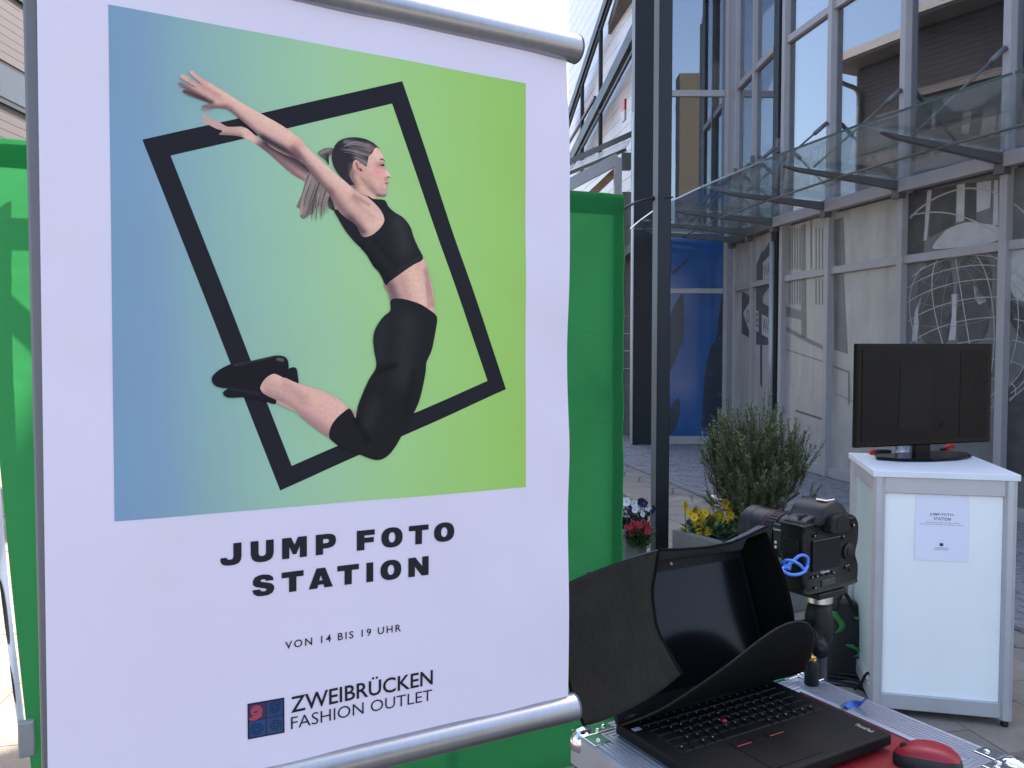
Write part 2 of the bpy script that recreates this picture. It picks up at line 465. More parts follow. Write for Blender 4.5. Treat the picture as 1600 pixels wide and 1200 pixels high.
# corner column and drain pipe between the entrance and the curved front
MB().box(3.575, 3.70, 11.33, 11.55, 0, 11.4).build('corner_column', M_anthracite, shop, bevel=.006)
MB().tube([(3.545, 11.40, 0), (3.545, 11.40, 3.02)], .036, 14).build('drain_pipe', mat('zinc_pipe', (.36, .36, .36), .45, .4, .1, 6), shop, smooth=True)
# entrance wall facing the plaza, covered with blue film
EY = 13.6
def eplate(x0, x1, z0, z1, m, nm, y=EY, th=.016): return MB().box(x0, x1, y, y + th, z0, z1).build(nm, m, shop)
bp0 = eplate(2.34, 3.44, .13, 2.46, M_blue_film, 'blue_film_pane'); bp1 = eplate(2.34, 3.44, 2.54, 3.42, M_blue_film, 'blue_film_pane')
eplate(2.34, 3.44, 3.52, 5.62, M_gl, 'glass_pane'); eplate(2.34, 3.44, 5.72, 8.06, M_gl, 'glass_pane')
for z, h in ((.065, .13), (2.5, .08), (3.47, .1), (5.67, .1), (8.1, .1)):
    MB().box(2.33, 3.43, EY - .03, EY + .04, z - h / 2, z + h / 2).build('transom', M_mullion, shop, bevel=.004)
MB().box(3.435, 3.60, EY - .05, EY + .08, 0, 8.1).build('entrance_jamb', M_mullion, shop, bevel=.006)
MB().box(3.49, 3.545, EY - .42, EY - .06, 0, 8.1).build('entrance_jamb', M_mullion, shop, bevel=.006)
MB().box(1.97, 2.335, EY - .06, EY + .3, 0, 11.4).build('corner_column', M_anthracite, shop, bevel=.01)
MB().tube([(1.945, EY - .08, 0), (1.945, EY - .08, 5.35)], .022, 10).build('drain_pipe', mat('white_pipe', (.75, .74, .72), .4, 0, .05, 4), shop, smooth=True)
# upper walls, ceiling, inner walls and roofs close the volume
def wallband(nodes, z0, z1, th, m, nm, inset=0.0):
    for p, q in zip(nodes[:-1], nodes[1:]):
        n = nrm(p, q); d = (q - p).normalized(); l = (q - p).length
        MB().obox((p + q) / 2 + ZUP * (z0 + z1) / 2 - n * (th / 2 + inset), d * (l / 2 + .01), n * (th / 2), ZUP * ((z1 - z0) / 2)).build(nm, m, shop)
wallband(FAC[1:6], 8.152, 12.35, .3, M_wall_grey, 'unseen_upper_wall')  # out of view; wall heights are stepped to shape the building's cast shade
wallband(FAC[:2], 8.152, 11.4, .3, M_wall_grey, 'unseen_upper_wall'); wallband(RET, 8.152, 11.4, .3, M_wall_grey, 'unseen_upper_wall')
MB().box(2.34, 3.5, EY, EY + .3, 8.152, 11.4).build('unseen_upper_wall', M_wall_grey, shop)
def slabpoly(nodes, dx, z0, z1, m, nm):
    lp = [p + V3((.06, .01, z0)) for p in nodes] + [V3((p.x + dx, p.y + .4, z0)) for p in reversed(nodes)]
    MB().prism(lp, ZUP * (z1 - z0)).build(nm, m, shop)
allf = [RET[0], RET[2]] + FAC
slabpoly(allf, 5.0, 8.07, 8.35, M_inner2, 'ceiling'); slabpoly(allf, 5.0, 3.2, 3.3, M_inner2, 'upper_floor')
slabpoly(FAC[1:6], 9.0, 12.15, 12.33, M_wall_grey, 'roof'); slabpoly([RET[0], RET[2], FAC[0], FAC[1]], 9.0, 11.2, 11.38, M_wall_grey, 'roof')
MB().box(2.3, 16.0, EY + 4, EY + 4.2, 0, 11.4).build('inner_wall', M_inner, shop)
MB().box(2.0, 16.0, EY + .31, EY + 4, 8.1, 8.35).build('ceiling', M_inner2, shop)
MB().box(2.0, 16.0, EY + .31, EY + 4, 3.2, 3.35).build('upper_floor', M_inner2, shop)
wallband([p + V3((4.0, .3, 0)) for p in allf], 0, 8.07, .2, M_inner, 'inner_wall')
# things seen dimly inside: shelving band and a lit downlight
p0 = FAC[2]; p1 = FAC[3]; nn = nrm(p0, p1)
MB().beam(p0 - nn * 2.6 + ZUP * 5.2, p1 - nn * 2.6 + ZUP * 5.2, .5, .12).build('inner_beam', mat('timber_beam', (.3, .2, .12), .6, 0, .2, 4), shop)
lm = bpy.data.materials.new('lit_downlight'); lm.use_nodes = True
lb = lm.node_tree.nodes['Principled BSDF']; lb.inputs['Emission Color'].default_value = (1, .72, .4, 1); lb.inputs['Emission Strength'].default_value = 6
lq = (p0 * .45 + p1 * .55) - nn * 1.2
MB().lathe([(.03, 0), (.045, .015), (.045, .05)], lq + ZUP * 4.25, n=12).build('downlight', lm, shop)
MB().tube([lq + ZUP * 4.3, lq + ZUP * 8.07], .006, 6).build('lamp_cord', M_black_plastic, shop)

# ---- prints on the lower panes
def pfn(p, n, lift=.0):
    d0 = p + n * (.0005 + lift)
    return lambda px, py: onplane(px, py, d0, n)
def pprint(key, loops, m, nm, lift=0):
    o, p, n = panes[key]
    # outlines are given where they appear in the photograph and laid on the pane's own plane
    return fill(loops, pfn(p, n, lift), None, nm, m, o)
# bay F0: printed window with bars
for key, loops_d, in ((('F0', 2.54), [[(1252, 352), (1258, 350), (1258, 422), (1252, 423)], [(1266, 345), (1268, 345), (1268, 420), (1266, 420)]]),
                      (('F0', .12), [[(1252, 432), (1259, 431), (1259, 528), (1252, 527)], [(1228, 478), (1252, 486), (1252, 500), (1228, 494)], [(1228, 510), (1259, 527), (1292, 543), (1292, 549), (1259, 534), (1228, 517)]])):
    for lp in loops_d: pprint(key, [lp], M_print_mid, 'printed_bar')
for x in (1233, 1237, 1241, 1245, 1249, 1274, 1279, 1284, 1289):
    pprint(('F0', 2.54), [[(x, 356), (x + 1.2, 356), (x + 1.2, 421), (x, 421)]], M_print_mid, 'printed_bar', .0002)
    pprint(('F0', .12), [[(x, 436), (x + 1.0, 436), (x + 1.0, 476), (x, 476)]], M_print_mid, 'printed_bar', .0002)
pprint(('F0', .12), [[(1243, 640), (1290, 655), (1290, 658.5), (1243, 643)]], M_print_dark, 'printed_joint')
pprint(('F0', .12), [[(1287, 657), (1290, 657), (1290, 672), (1287, 670)]], M_print_dark, 'printed_joint')
pprint(('F0', .12), [[(1227, 545), (1291, 566), (1291, 567.5), (1227, 546.5)]], M_print_mid, 'printed_joint')
# bay F1: printed pillar and a recessed field
pprint(('F1', 2.54), [[(1303, 344), (1317, 339), (1320, 413), (1304, 415)]], M_print_mid, 'printed_pillar')
pprint(('F1', .12), [[(1303, 427), (1317, 425), (1324, 553), (1303, 546)]], M_print_mid, 'printed_pillar')
pprint(('F1', .12), [[(1302, 571), (1327, 580), (1327, 632), (1325, 632), (1325, 583), (1302, 574)]], M_print_mid, 'printed_joint')
pprint(('F1', .12), [[(1302, 613), (1344, 632), (1344, 633.2), (1302, 614.2)]], M_print_mid, 'printed_joint')
# bays F2 and F3: a printed wire globe before tall buildings
def zz(*pts): return [(1380 + x / 4.615, 280 + y / 4.615) for x, y in pts]
for key in (('F2', 2.54),):
    for lp in (zz((165, 105), (310, 85), (300, 330), (285, 535), (130, 540), (150, 300)), zz((350, 75), (525, 45), (515, 330), (330, 420)), zz((590, 30), (670, 22), (665, 300), (585, 300))):
        pprint(key, [lp], M_print_dark, 'printed_building')
    for lp in (zz((320, 82), (350, 78), (315, 440), (283, 445)), zz((532, 40), (590, 30), (583, 300), (525, 310)), zz((675, 25), (780, 10), (772, 205), (674, 240)), zz((800, 10), (830, 6), (830, 330), (790, 330))):
        pprint(key, [lp], M_print_light, 'printed_building')
for lp in (zz((280, 620), (480, 600), (470, 1160), (290, 1170), (250, 900)), zz((560, 600), (760, 580), (770, 900), (720, 1150), (540, 1165))):
    pprint(('F2', .12), [smooth_loop(lp)], M_print_dark, 'printed_building')
for lp in (zz((275, 830), (245, 1168), (205, 1168), (228, 960)), zz((492, 830), (545, 825), (520, 1160), (455, 1160), (474, 950)), zz((650, 760), (700, 800), (745, 880), (690, 905), (660, 860))):
    pprint(('F2', .12), [lp], M_print_light, 'printed_building')
pprint(('F3', .12), [smooth_loop([(1576, 395), (1600, 388), (1650, 380), (1650, 480), (1600, 470), (1580, 455)])], M_print_light, 'printed_cloud')
pprint(('F3', .12), [smooth_loop([(1575, 470), (1598, 480), (1620, 500), (1610, 540), (1590, 520), (1576, 495)])], M_print_dark, 'printed_building')
pprint(('F3', .12), [smooth_loop([(1574, 610), (1640, 560), (1660, 720), (1574, 735)])], M_print_dark, 'printed_building')
pprint(('F2', 2.54), [smooth_loop(zz((455, 365), (520, 335), (610, 310), (720, 320), (828, 345), (828, 440), (640, 480), (380, 505), (365, 470), (410, 415)))], M_print_light, 'printed_cloud', .0002)
def ribbon_px(pts, w):
    out = []
    a = [V3((x, y)) for x, y in pts]
    l = []; r = []
    for i, p in enumerate(a):
        d = (a[min(i + 1, len(a) - 1)] - a[max(i - 1, 0)]).normalized(); n = V3((-d.y, d.x))
        l.append(p + n * w / 2); r.append(p - n * w / 2)
    return l, r
def pane_clip(key):
    o, p, n = panes[key]; vs = [v.co for v in o.data.vertices]; return key
def wire(pts, w, lift):
    """a printed rod, cut wherever it leaves a pane"""
    segs = {}
    for key, (s0, s1) in (('F2', (FAC[2], FAC[3])), ('F3', (FAC[3], FAC[4]))):
        n = nrm(s0, s1); d = (s1 - s0).normalized(); L_ = (s1 - s0).length
        for z0, z1 in ((.12, 2.46), (2.54, 3.17)):
            run = []
            def flush(run=run, key=key, z0=z0, n=n, s0=s0):
                if len(run) > 1:
                    l, r = ribbon_px(run, w); mb = MB(); f = pfn(s0, n, lift)
                    vs = [f(q.x, q.y) for q in l] + [f(q.x, q.y) for q in r]; k = len(l)
                    mb.add(vs, [(i, i + 1, k + i + 1, k + i) for i in range(k - 1)])
                    mb.build('printed_rod', M_print_wire if w > 1.0 else M_print_mid2, panes[(key, z0)][0])
                run.clear()
            for (x, y) in pts:
                q = onplane(x, y, s0, n); s = (q - s0).dot(d)
                if .045 < s < L_ - .045 and z0 - .01 < q.z < z1 + .01: run.append((x, y))
                else: flush()
            flush()
M_print_mid2 = mat('printed_film_wire_far', (.17, .17, .175), 0.4, 0, 0.15, 9, spec=.5)
GC, GR = (1512, 520), 128                      # printed globe
tilt, spin = R(24), R(10)
def gp(lat, lon):
    x = math.cos(lat) * math.sin(lon); y = math.sin(lat); z = math.cos(lat) * math.cos(lon)
    y2 = y * math.cos(tilt) - z * math.sin(tilt) * -1; z2 = z * math.cos(tilt) - y * math.sin(tilt)
    xr = x * math.cos(spin) - y2 * math.sin(spin); yr = x * math.sin(spin) + y2 * math.cos(spin)
    return GC[0] + GR * xr * .93, GC[1] - GR * yr * 1.0, z2
for k in range(16):
    lon = 2 * math.pi * k / 16
    for front in (False, True):
        pts = [gp(R(a), lon) for a in range(-80, 82, 3)]
        run = [(x, y) for x, y, z in pts if (z > 0) == front]
        if len(run) > 2: wire(run, 1.5 if front else .8, .0006 if front else .0004)
for lat in range(-60, 80, 15):
    for front in (False, True):
        pts = [gp(R(lat), R(a)) for a in range(-180, 184, 4)]
        runs = []; cur = []
        for x, y, z in pts:
            if (z > 0) == front: cur.append((x, y))
            else:
                if len(cur) > 2: runs.append(cur)
                cur = []
        if len(cur) > 2: runs.append(cur)
        for run in runs: wire(run, 1.35 if front else 0.8, .0007 if front else .0005)
wire([(p.x, p.y) for p in spline([(x, y, 0) for x, y in zz((60, 420), (135, 345), (260, 215), (420, 115), (620, 65), (835, 108), (960, 190), (1090, 310))], 8)], 2.6, .0009)
wire([(p.x, p.y) for p in spline([(x, y, 0) for x, y in zz((100, 310), (200, 260), (400, 238), (600, 280), (830, 390), (1000, 480), (1200, 640))], 8)], 2.2, .0009)

# return bays: printed traffic sign with an arrow
def z2(*pts): return [(1130 + x / 6, 340 + y / 6) for x, y in pts]
for key in ('R0', 'R1'):
    pass
pprint(('R0', .12), [z2((175, 690), (275, 750), (275, 1145), (172, 1085))], M_print_dark, 'printed_sign')
pprint(('R0', .12), [z2((186, 895), (266, 760), (266, 838), (281, 848), (281, 1060), (264, 1045), (262, 1118))], M_print_light, 'printed_arrow', .0003)
pprint(('R0', 2.54), [z2((255, 540), (283, 490), (283, 600), (255, 605))], M_print_dark, 'printed_sign')
pprint(('R1', .12), [z2((308, 655), (440, 615), (440, 640), (368, 735), (368, 800), (440, 840), (440, 1195), (308, 1190))], M_print_dark, 'printed_sign')
pprint(('R1', .12), [z2((310, 870), (332, 880), (332, 1075), (310, 1060))], M_print_light, 'printed_arrow', .0003)
pprint(('R1', .12), [z2((362, 905), (440, 950), (440, 1140), (362, 1095))], M_print_light, 'printed_arrow', .0003)
pprint(('R1', 2.54), [z2((345, 360), (362, 305), (372, 325), (438, 222), (438, 345), (372, 420), (372, 580), (312, 590), (310, 440), (330, 400))], M_print_dark, 'printed_sign')
pprint(('R1', 2.54), [z2((374, 425), (436, 360), (436, 555), (374, 575))], M_print_light, 'printed_arrow', .0003)
def ret_text(body, key, quad, off=.01):
    o, p, n = panes[key]; (x0, y0), (x1, y1), h0, h1 = quad
    f = pfn(p, n, .0007)
    def fn(u, v): return f(x0 + (x1 - x0) * u, (y0 + (y1 - y0) * u) - (h0 + (h1 - h0) * u) * v)
    lettering(body, fn, 0, 1, 0, 1, 'printed_letters', M_print_dark, o, off)
q_ = z2((218, 985), (268, 1003)); ret_text('ON', ('R0', .12), (q_[0], q_[1], 20, 22))
q_ = z2((312, 1020), (330, 1030)); ret_text('E', ('R1', .12), (q_[0], q_[1], 22, 22))
q_ = z2((368, 1065), (438, 1100)); ret_text('WA', ('R1', .12), (q_[0], q_[1], 23, 24))
q_ = z2((378, 560), (434, 540)); ret_text('WA', ('R1', 2.54), (q_[0], q_[1], 18, 23))
pprint(('R1', .12), [z2((345, 1195), (362, 1195), (362, 1600), (345, 1560))], M_print_dark, 'printed_pole', .0004)
# dark figures printed on the blue film
fb = lambda px, py: at(px, py, EY - .001)
fill([smooth_loop([(1133, 460), (1124, 486), (1119, 528), (1110, 545), (1101, 585), (1098, 640), (1098, 668), (1133, 668)])], fb, None, 'printed_silhouette', M_blue_dark, bp0)
fill([smooth_loop([(1046, 500), (1058, 470), (1068, 462), (1068, 520), (1062, 545), (1054, 566), (1046, 575)])], fb, None, 'printed_silhouette', M_blue_dark, bp0)
fill([smooth_loop([(1046, 640), (1060, 622), (1062, 650), (1052, 675), (1046, 676)])], fb, None, 'printed_silhouette', M_blue_dark, bp0)
fill([[(1050, 425), (1076, 402), (1078, 404), (1052, 430)]], fb, None, 'printed_silhouette', M_blue_dark, bp1)

# ---- glass canopy over the shop front
can = thing('glass_canopy', (3.0, 9.5, 3.3), 'sloping glass canopy on grey steel arms above the printed shop panes', 'canopy')
M_cgl = mat_glass('canopy_glass', 0.03, (.86, .9, .89), dirt=.07)
M_cedge = mat('glass_edge', (.05, .09, .085), 0.2, 0, 0.1, 5, spec=.6)
nodes = [RET[0], RET[1], RET[2]] + FAC[1:7]
nodes[2] = V3((3.64, 11.36, 0))
nrms = []
for i, p in enumerate(nodes):
    a = nodes[max(i - 1, 0)]; b = nodes[min(i + 1, len(nodes) - 1)]; nrms.append(nrm(a, b))
nrms[0] = nrms[1] = V3((-.999, -.03, 0)); nrms[2] = V3((-.995, -.1, 0)).normalized()
zc = lambda d: 3.335 + .06 * d
for i, (p, n) in enumerate(zip(nodes, nrms)):
    prof = [(0.06, -.02), (0.06, -.12), (.25, -.105), (1.32, -.055), (1.47, -.02)]
    t = V3((-n.y, n.x, 0)) * .03
    lp = [p + n * d + ZUP * (zc(d) + dz) - t for d, dz in prof]
    MB().prism(lp, t * 2).build('arm', M_canopy_steel, can, bevel=.004)
    MB().obox(p + n * .09 + ZUP * 3.24, V3((-n.y, n.x, 0)) * .055, n * .05, ZUP * .1).build('bracket', M_canopy_steel, can, bevel=.008)
    MB().obox(p + n * .045 + ZUP * 4.3, V3((-n.y, n.x, 0)) * .03, n * .03, ZUP * .09).build('rod_bracket', M_canopy_steel, can, bevel=.006)
    a = p + n * .09 + ZUP * 4.27; b = p + n * 1.12 + ZUP * (zc(1.12) + .01)
    MB().tube([a, b], .012, 8).build('tension_rod', M_canopy_steel, can, smooth=True)
    MB().tube([a, a + (b - a) * .16], .026, 10).build('rod_socket', M_canopy_steel, can, smooth=True)
for i in range(len(nodes) - 1):
    p, q, n, m_ = nodes[i], nodes[i + 1], nrms[i], nrms[i + 1]
    e = (q - p).normalized() * .012
    lp = [p + n * .07 + e + ZUP * (zc(.07)), q + m_ * .07 - e + ZUP * zc(.07), q + m_ * 1.7 - e + ZUP * zc(1.7), p + n * 1.7 + e + ZUP * zc(1.7)]
    g = MB().prism(lp, ZUP * .016).build('glass_pane', M_cgl, can)
    MB().beam(lp[2] + ZUP * .008, lp[3] + ZUP * .008, .006, .02).build('glass_edge', M_cedge, g)
    MB().beam(lp[0] + n * .02 - ZUP * .075, lp[1] + m_ * .02 - ZUP * .075, .1, .13).build('wall_beam', M_canopy_steel if i < 2 else M_mullion, can, bevel=.004)
    MB().tube([p + n * .87 + ZUP * (zc(.87) - .075), q + m_ * .87 + ZUP * (zc(.87) - .075)], .013, 8).build('purlin_rod', M_canopy_steel, can, smooth=True)

# ---- pale clad building behind, with its ramp
W0 = V3((2.28, 16.0, 0)); wd = V3((-.134, .991, 0)).normalized(); wn = V3((-.991, -.134, 0))
tower = thing('clad_building', (1.9, 19, 0), 'tall white building with horizontal cladding rising behind the green backdrop', 'building')
M_clad = mat('white_cladding', (.78, .77, .79), 0.5, 0, 0.04, 2)
MB().obox(W0 + wd * 2.9 - wn * 2.03 + ZUP * 7.5, wd * 3.05, wn * 2.0, ZUP * 7.5).build('wall_core', mat('cladding_joint', (.42, .41, .43), .7, 0, .05, 2), tower)
for k in range(58):
    z = .14 + k * .255
    MB().obox(W0 + wd * 2.9 + ZUP * z - wn * .008, wd * 3.08, wn * .022, ZUP * .121).build('cladding_board', M_clad, tower)
MB().obox(W0 + wd * 2.9 - wn * 2.0 + ZUP * 15.1, wd * 3.2, wn * 2.15, ZUP * .1).build('roof', M_clad, tower)
ramp = thing('stair_railing', (1.4, 18, 0), 'dark steel ramp and railing climbing across the white clad wall', 'railing')
def wp(px, py, out=.25):
    return onplane(px, py, W0 + wn * out, wn)
for a, b, w, h in (((884, 200), (956, -18), .12, .2), ((884, 268), (996, 42), .12, .26), ((884, 232), (930, 152), .05, .06), ((884, 212), (960, -16), .05, .05), ((886, 276), (1000, 60), .05, .05)):
    MB().beam(wp(*a), wp(*b), w, h).build('ramp_rail', M_anthracite, ramp)
for x, y0, y1 in ((939, 22, 262), (910, 122, 275)):
    q = wp(x, y0, .24); MB().tube([q, (q.x, q.y, wp(x, y1, .24).z)], .045, 8).build('post', M_anthracite, ramp)
for a, b in ((884, 246), (986, 92)), ((884, 252), (986, 108)), ((884, 258), (986, 124)):
    pass
sgn = thing('wall_sign', wp(975, 172, .3), 'small red and white sign on the white clad wall beside the dark column', 'sign')
q = wp(975, 173, .3)
MB().obox(q + ZUP * .09, wd * .1, wn * .02, ZUP * .1).build('red_field', mat('red_enamel', (.55, .02, .03), .4, 0, .05, 5), sgn)
MB().obox(q - ZUP * .1, wd * .1, wn * .02, ZUP * .09).build('white_field', mat('cream_enamel', (.6, .5, .45), .4, 0, .05, 5), sgn)

# ---- timber porch with a glass roof before it
por = thing('glazed_porch', (1.6, 15.2, 0), 'timber and grey steel porch with a glass roof above the green backdrop', 'porch')
PY = 15.0
M_timber = mat('porch_timber', (.28, .17, .1), .65, 0, .25, 3, stretch=(1, 1, 8))
M_pgrey = mat('porch_grey_steel', (.42, .42, .43), .5, 0, .06, 3)
MB().beam(at(880, 257, PY), at(988, 209, PY), .1, .085).build('roof_rail', M_canopy_steel, por)
MB().beam(at(880, 275, PY + .3), at(978, 234, PY + .3), .1, .05).build('roof_rail', M_canopy_steel, por)
MB().prism([at(880, 264, PY - .02), at(986, 218, PY - .02), at(980, 231, PY + 1.1), at(880, 276, PY + 1.1)], ZUP * .012).build('roof_pane', M_cgl, por)
MB().beam(at(880, 294, PY + .05), at(966, 248, PY + .05), .12, .2).build('rafter', M_pgrey, por)
p_ = at(966, 248, PY); MB().box(p_.x - .065, p_.x + .065, PY - .02, PY + .12, 0, p_.z + .02).build('pillar', M_pgrey, por)
p_ = at(977, 252, PY); MB().box(p_.x - .06, p_.x + .1, PY - .03, PY + .1, p_.z - .15, p_.z + .15).build('bracket', M_canopy_steel, por, bevel=.006)
MB().beam(at(905, 322, PY + .4), at(962, 268, PY + .4), .3, .12).build('strut', M_timber, por)
for k in range(14):
    zz0 = 4.4 - k * .32
    MB().box(2.0, 2.5, PY + .2, PY + .26, zz0 - .316, zz0).build('wall_board', mat('porch_pale_board', (.26, .23, .2), .6, 0, .12, 3), por)
# low fence and hedge far behind, glimpsed beside the dark column
fen = thing('bar_fence', (2.2, 24, 0), 'low dark bar fence glimpsed between the backdrop and the dark corner column', 'fence')
for k in range(16):
    x = 2.4 + k * .14; MB().box(x, x + .03, 23.98, 24.02, 0, 2.1).build('bar', M_anthracite, fen)
for z in (.2, 1.05, 2.05): MB().box(2.3, 4.7, 24.02, 24.05, z - .025, z + .025).build('rail', M_anthracite, fen)

# ---- board-clad building on the left, with ribbon windows and an eave
lefb = thing('board_clad_building', (-8, 11, 0), 'mauve board clad building with dark ribbon windows at the left edge', 'building')
M_board = mat('mauve_board', (.072, .06, .062), .7, 0, .08, 2.2, .12, 60, stretch=(1, .3, 4))
M_lglass = mat('ribbon_window_glass', (.02, .026, .034), .12, 0, .2, 3, spec=.3)
LX, LY0, LY1, LH = -8.0, 2.0, 20.4, 9.7
MB().box(LX - 5, LX - .05, LY0, LY1, 0, LH).build('wall_core', mat('board_joint', (.05, .045, .05), .9, 0, .1, 2), lefb)
wins = [(2.4, 3.0), (5.5, 6.05), (7.28, 7.85)]
z = .02; k = 0
while z < LH - .15:
    if not any(a - .1 < z + .065 < b + .08 for a, b in wins):
        MB().box(LX - .055, LX, LY0 - .02, LY1 + .02, z, z + .128).build('cladding_board', M_board, lefb)
    z += .135
for a, b in wins:
    MB().box(LX - .045, LX - .02, LY0, LY1, a - .06, b + .04).build('window_band', M_anthracite, lefb)
    y = LY0 + .3
    while y < LY1 - 1.4:
        MB().box(LX - .018, LX - .006, y, y + 1.45, a + .02, b - .03).build('window_pane', M_lglass, lefb)
        y += 1.55
    MB().box(LX - .04, LX + .05, LY0, LY1, a - .1, a - .055).build('window_sill', M_anthracite, lefb)
MB().box(LX - 5, LX + .75, LY0 - .5, LY1 + .5, LH, LH + .06).build('soffit', mat('grey_soffit', (.12, .11, .11), .7, 0, .1, 2), lefb)
MB().box(LX - 5.05, LX + .8, LY0 - .55, LY1 + .55, LH + .062, LH + .3).build('eave', mat('pale_fascia', (.25, .235, .23), .5, 0, .05, 3), lefb)
MB().tube(spline([(LX + .66, LY1 + .2, LH), (LX + .66, LY1 + .2, LH - .25), (LX + .5, LY1 + .1, LH - .45), (LX + .2, LY1 - .1, LH - .62), (LX + .09, LY1 - .15, LH - .85), (LX + .09, LY1 - .15, LH - 1.4)], 5) + [V3((LX + .09, LY1 - .15, .1))], .065, 10).build('downpipe', M_canopy_steel, lefb, smooth=True)

# ---- houses across the street behind the viewer: they only show mirrored in the shop glass
rear = thing('street_house', (14, -14, 0), 'tan rendered house across the street, mirrored in the glass above the blue pane', 'building')
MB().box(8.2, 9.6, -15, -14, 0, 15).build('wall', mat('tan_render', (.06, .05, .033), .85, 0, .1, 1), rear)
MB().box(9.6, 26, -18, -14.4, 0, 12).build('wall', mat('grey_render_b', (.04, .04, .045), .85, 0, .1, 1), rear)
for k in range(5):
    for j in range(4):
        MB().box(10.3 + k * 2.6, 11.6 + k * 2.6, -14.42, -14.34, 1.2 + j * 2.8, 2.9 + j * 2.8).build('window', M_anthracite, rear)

# ---- slim steel post in the plaza
post = thing('steel_post', (1.085, 6.06, 0), 'tall slim dark grey steel post standing between the two flower planters', 'post')
u = dirv(100); v = dirv(10)
MB().obox((1.087, 6.06, 5), u * .061, v * .075, ZUP * 5).build('shaft', M_anthracite, post, bevel=.006)
MB().obox(V3((1.087, 6.06, 5)) - u * .05 - v * .079, u * .018, v * .004, ZUP * 4.98).build('pale_strip', mat('pale_strip_grey', (.16, .16, .155), .4, .3, .1, 2), post)  # narrow paler grey strip along the left of the front face
MB().obox((1.087, 6.06, .006), u * .13, v * .13, ZUP * .006).build('base_plate', M_anthracite, post)
# ================================================================== BANNER STAND
PO = V3((-.39316, .81638, 1.38969)); PU = V3((.874459, .485027, -.008375)).normalized(); PV = V3((-.000145, .017525, .999846)).normalized()
PN = PU.cross(PV).normalized()
U0, U1, W0_, W1_ = -.0605, .5335, -.2975, .5615          # sheet edges
def wave(u, v):
    a = (2 * (u - U0) / (U1 - U0) - 1); b = (v - W0_) / (W1_ - W0_)
    return (.0035 * math.sin(math.pi * b) * (1 - a * a) + .0022 * a ** 4 * math.sin(v * 13 + 2 + 3 * u)
            + .0034 * noise.noise(V3((u * 6, v * 5, .3))) + .0008 * noise.noise(V3((u * 15 + v * 9, v * 11, 2.3))) * (1 - .4 * math.cos(6.28 * b)) + .0012 * max(0, a) ** 6 * math.sin(v * 31)
            - .003 * max(0, -a - .66) ** 2 / .115 + .0011 * math.sin(u * 70 + 3 * math.sin(v * 6)) * math.exp((u - U1) / .07) + .0005 * math.sin(u * 46 + 2 * noise.noise(V3((v * 6, 0, 9)))))
def sp(u, v, lift=0.0):
    return PO + PU * u + PV * v + PN * (wave(u, v) + lift)
def puv(px, py):
    q = onplane(px, py, PO, PN) - PO; return q.dot(PU), q.dot(PV)
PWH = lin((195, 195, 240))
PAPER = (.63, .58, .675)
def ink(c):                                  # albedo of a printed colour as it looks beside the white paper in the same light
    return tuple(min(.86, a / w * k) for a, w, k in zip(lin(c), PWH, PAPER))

ban = thing('banner_stand', (-.1, .98, 0), 'white advertising banner with jumping woman print hung between two grey tubes', 'banner')
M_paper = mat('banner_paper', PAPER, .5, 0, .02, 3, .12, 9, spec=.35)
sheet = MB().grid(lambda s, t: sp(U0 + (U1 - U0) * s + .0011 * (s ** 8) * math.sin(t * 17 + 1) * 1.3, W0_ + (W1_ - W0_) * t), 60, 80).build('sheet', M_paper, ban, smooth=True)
def sp0(u, v):                               # sheet coordinates -> drawing units
    P = PO + PU * u + PV * v - CP; z = P.dot(_F)
    return 800 + FPX * P.x / z, 600 - FPX * P.dot(_U) / z
# gradient panel of the print
GRAD = [(0, (112, 149, 199)), (.1, (118, 153, 200)), (.2, (128, 168, 193)), (.36, (141, 185, 183)), (.52, (149, 196, 170)), (.66, (151, 200, 148)), (.8, (148, 199, 126)), (.92, (145, 196, 110)), (1, (141, 191, 101))]
def gradcol(px, py):
    t = (px - 172) / 650
    t += .0 + .00008 * (py - 400) * -1
    t = min(1, max(0, t))
    for (a, ca), (b, cb_) in zip(GRAD[:-1], GRAD[1:]):
        if t <= b:
            k = (t - a) / (b - a); k = max(0, min(1, k)); return ink(tuple(x + (y - x) * k for x, y in zip(ca, cb_)))
    return ink(GRAD[-1][1])
PW, PH = .46893, .505
pm = MB().grid(lambda s, t: sp(PW * s, PH * t, .0003), 48, 48)
panel = pm.build('print_panel', mat_attr('banner_ink', .45, .35), sheet, smooth=True)
at_ = panel.data.color_attributes.new('Col', 'FLOAT_COLOR', 'POINT')
for i, p in enumerate(pm.v):
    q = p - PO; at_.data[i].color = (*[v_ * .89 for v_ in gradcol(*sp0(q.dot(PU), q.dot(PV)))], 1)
M_ink = mat_attr('figure_ink', .6, .12)
layer = [0]
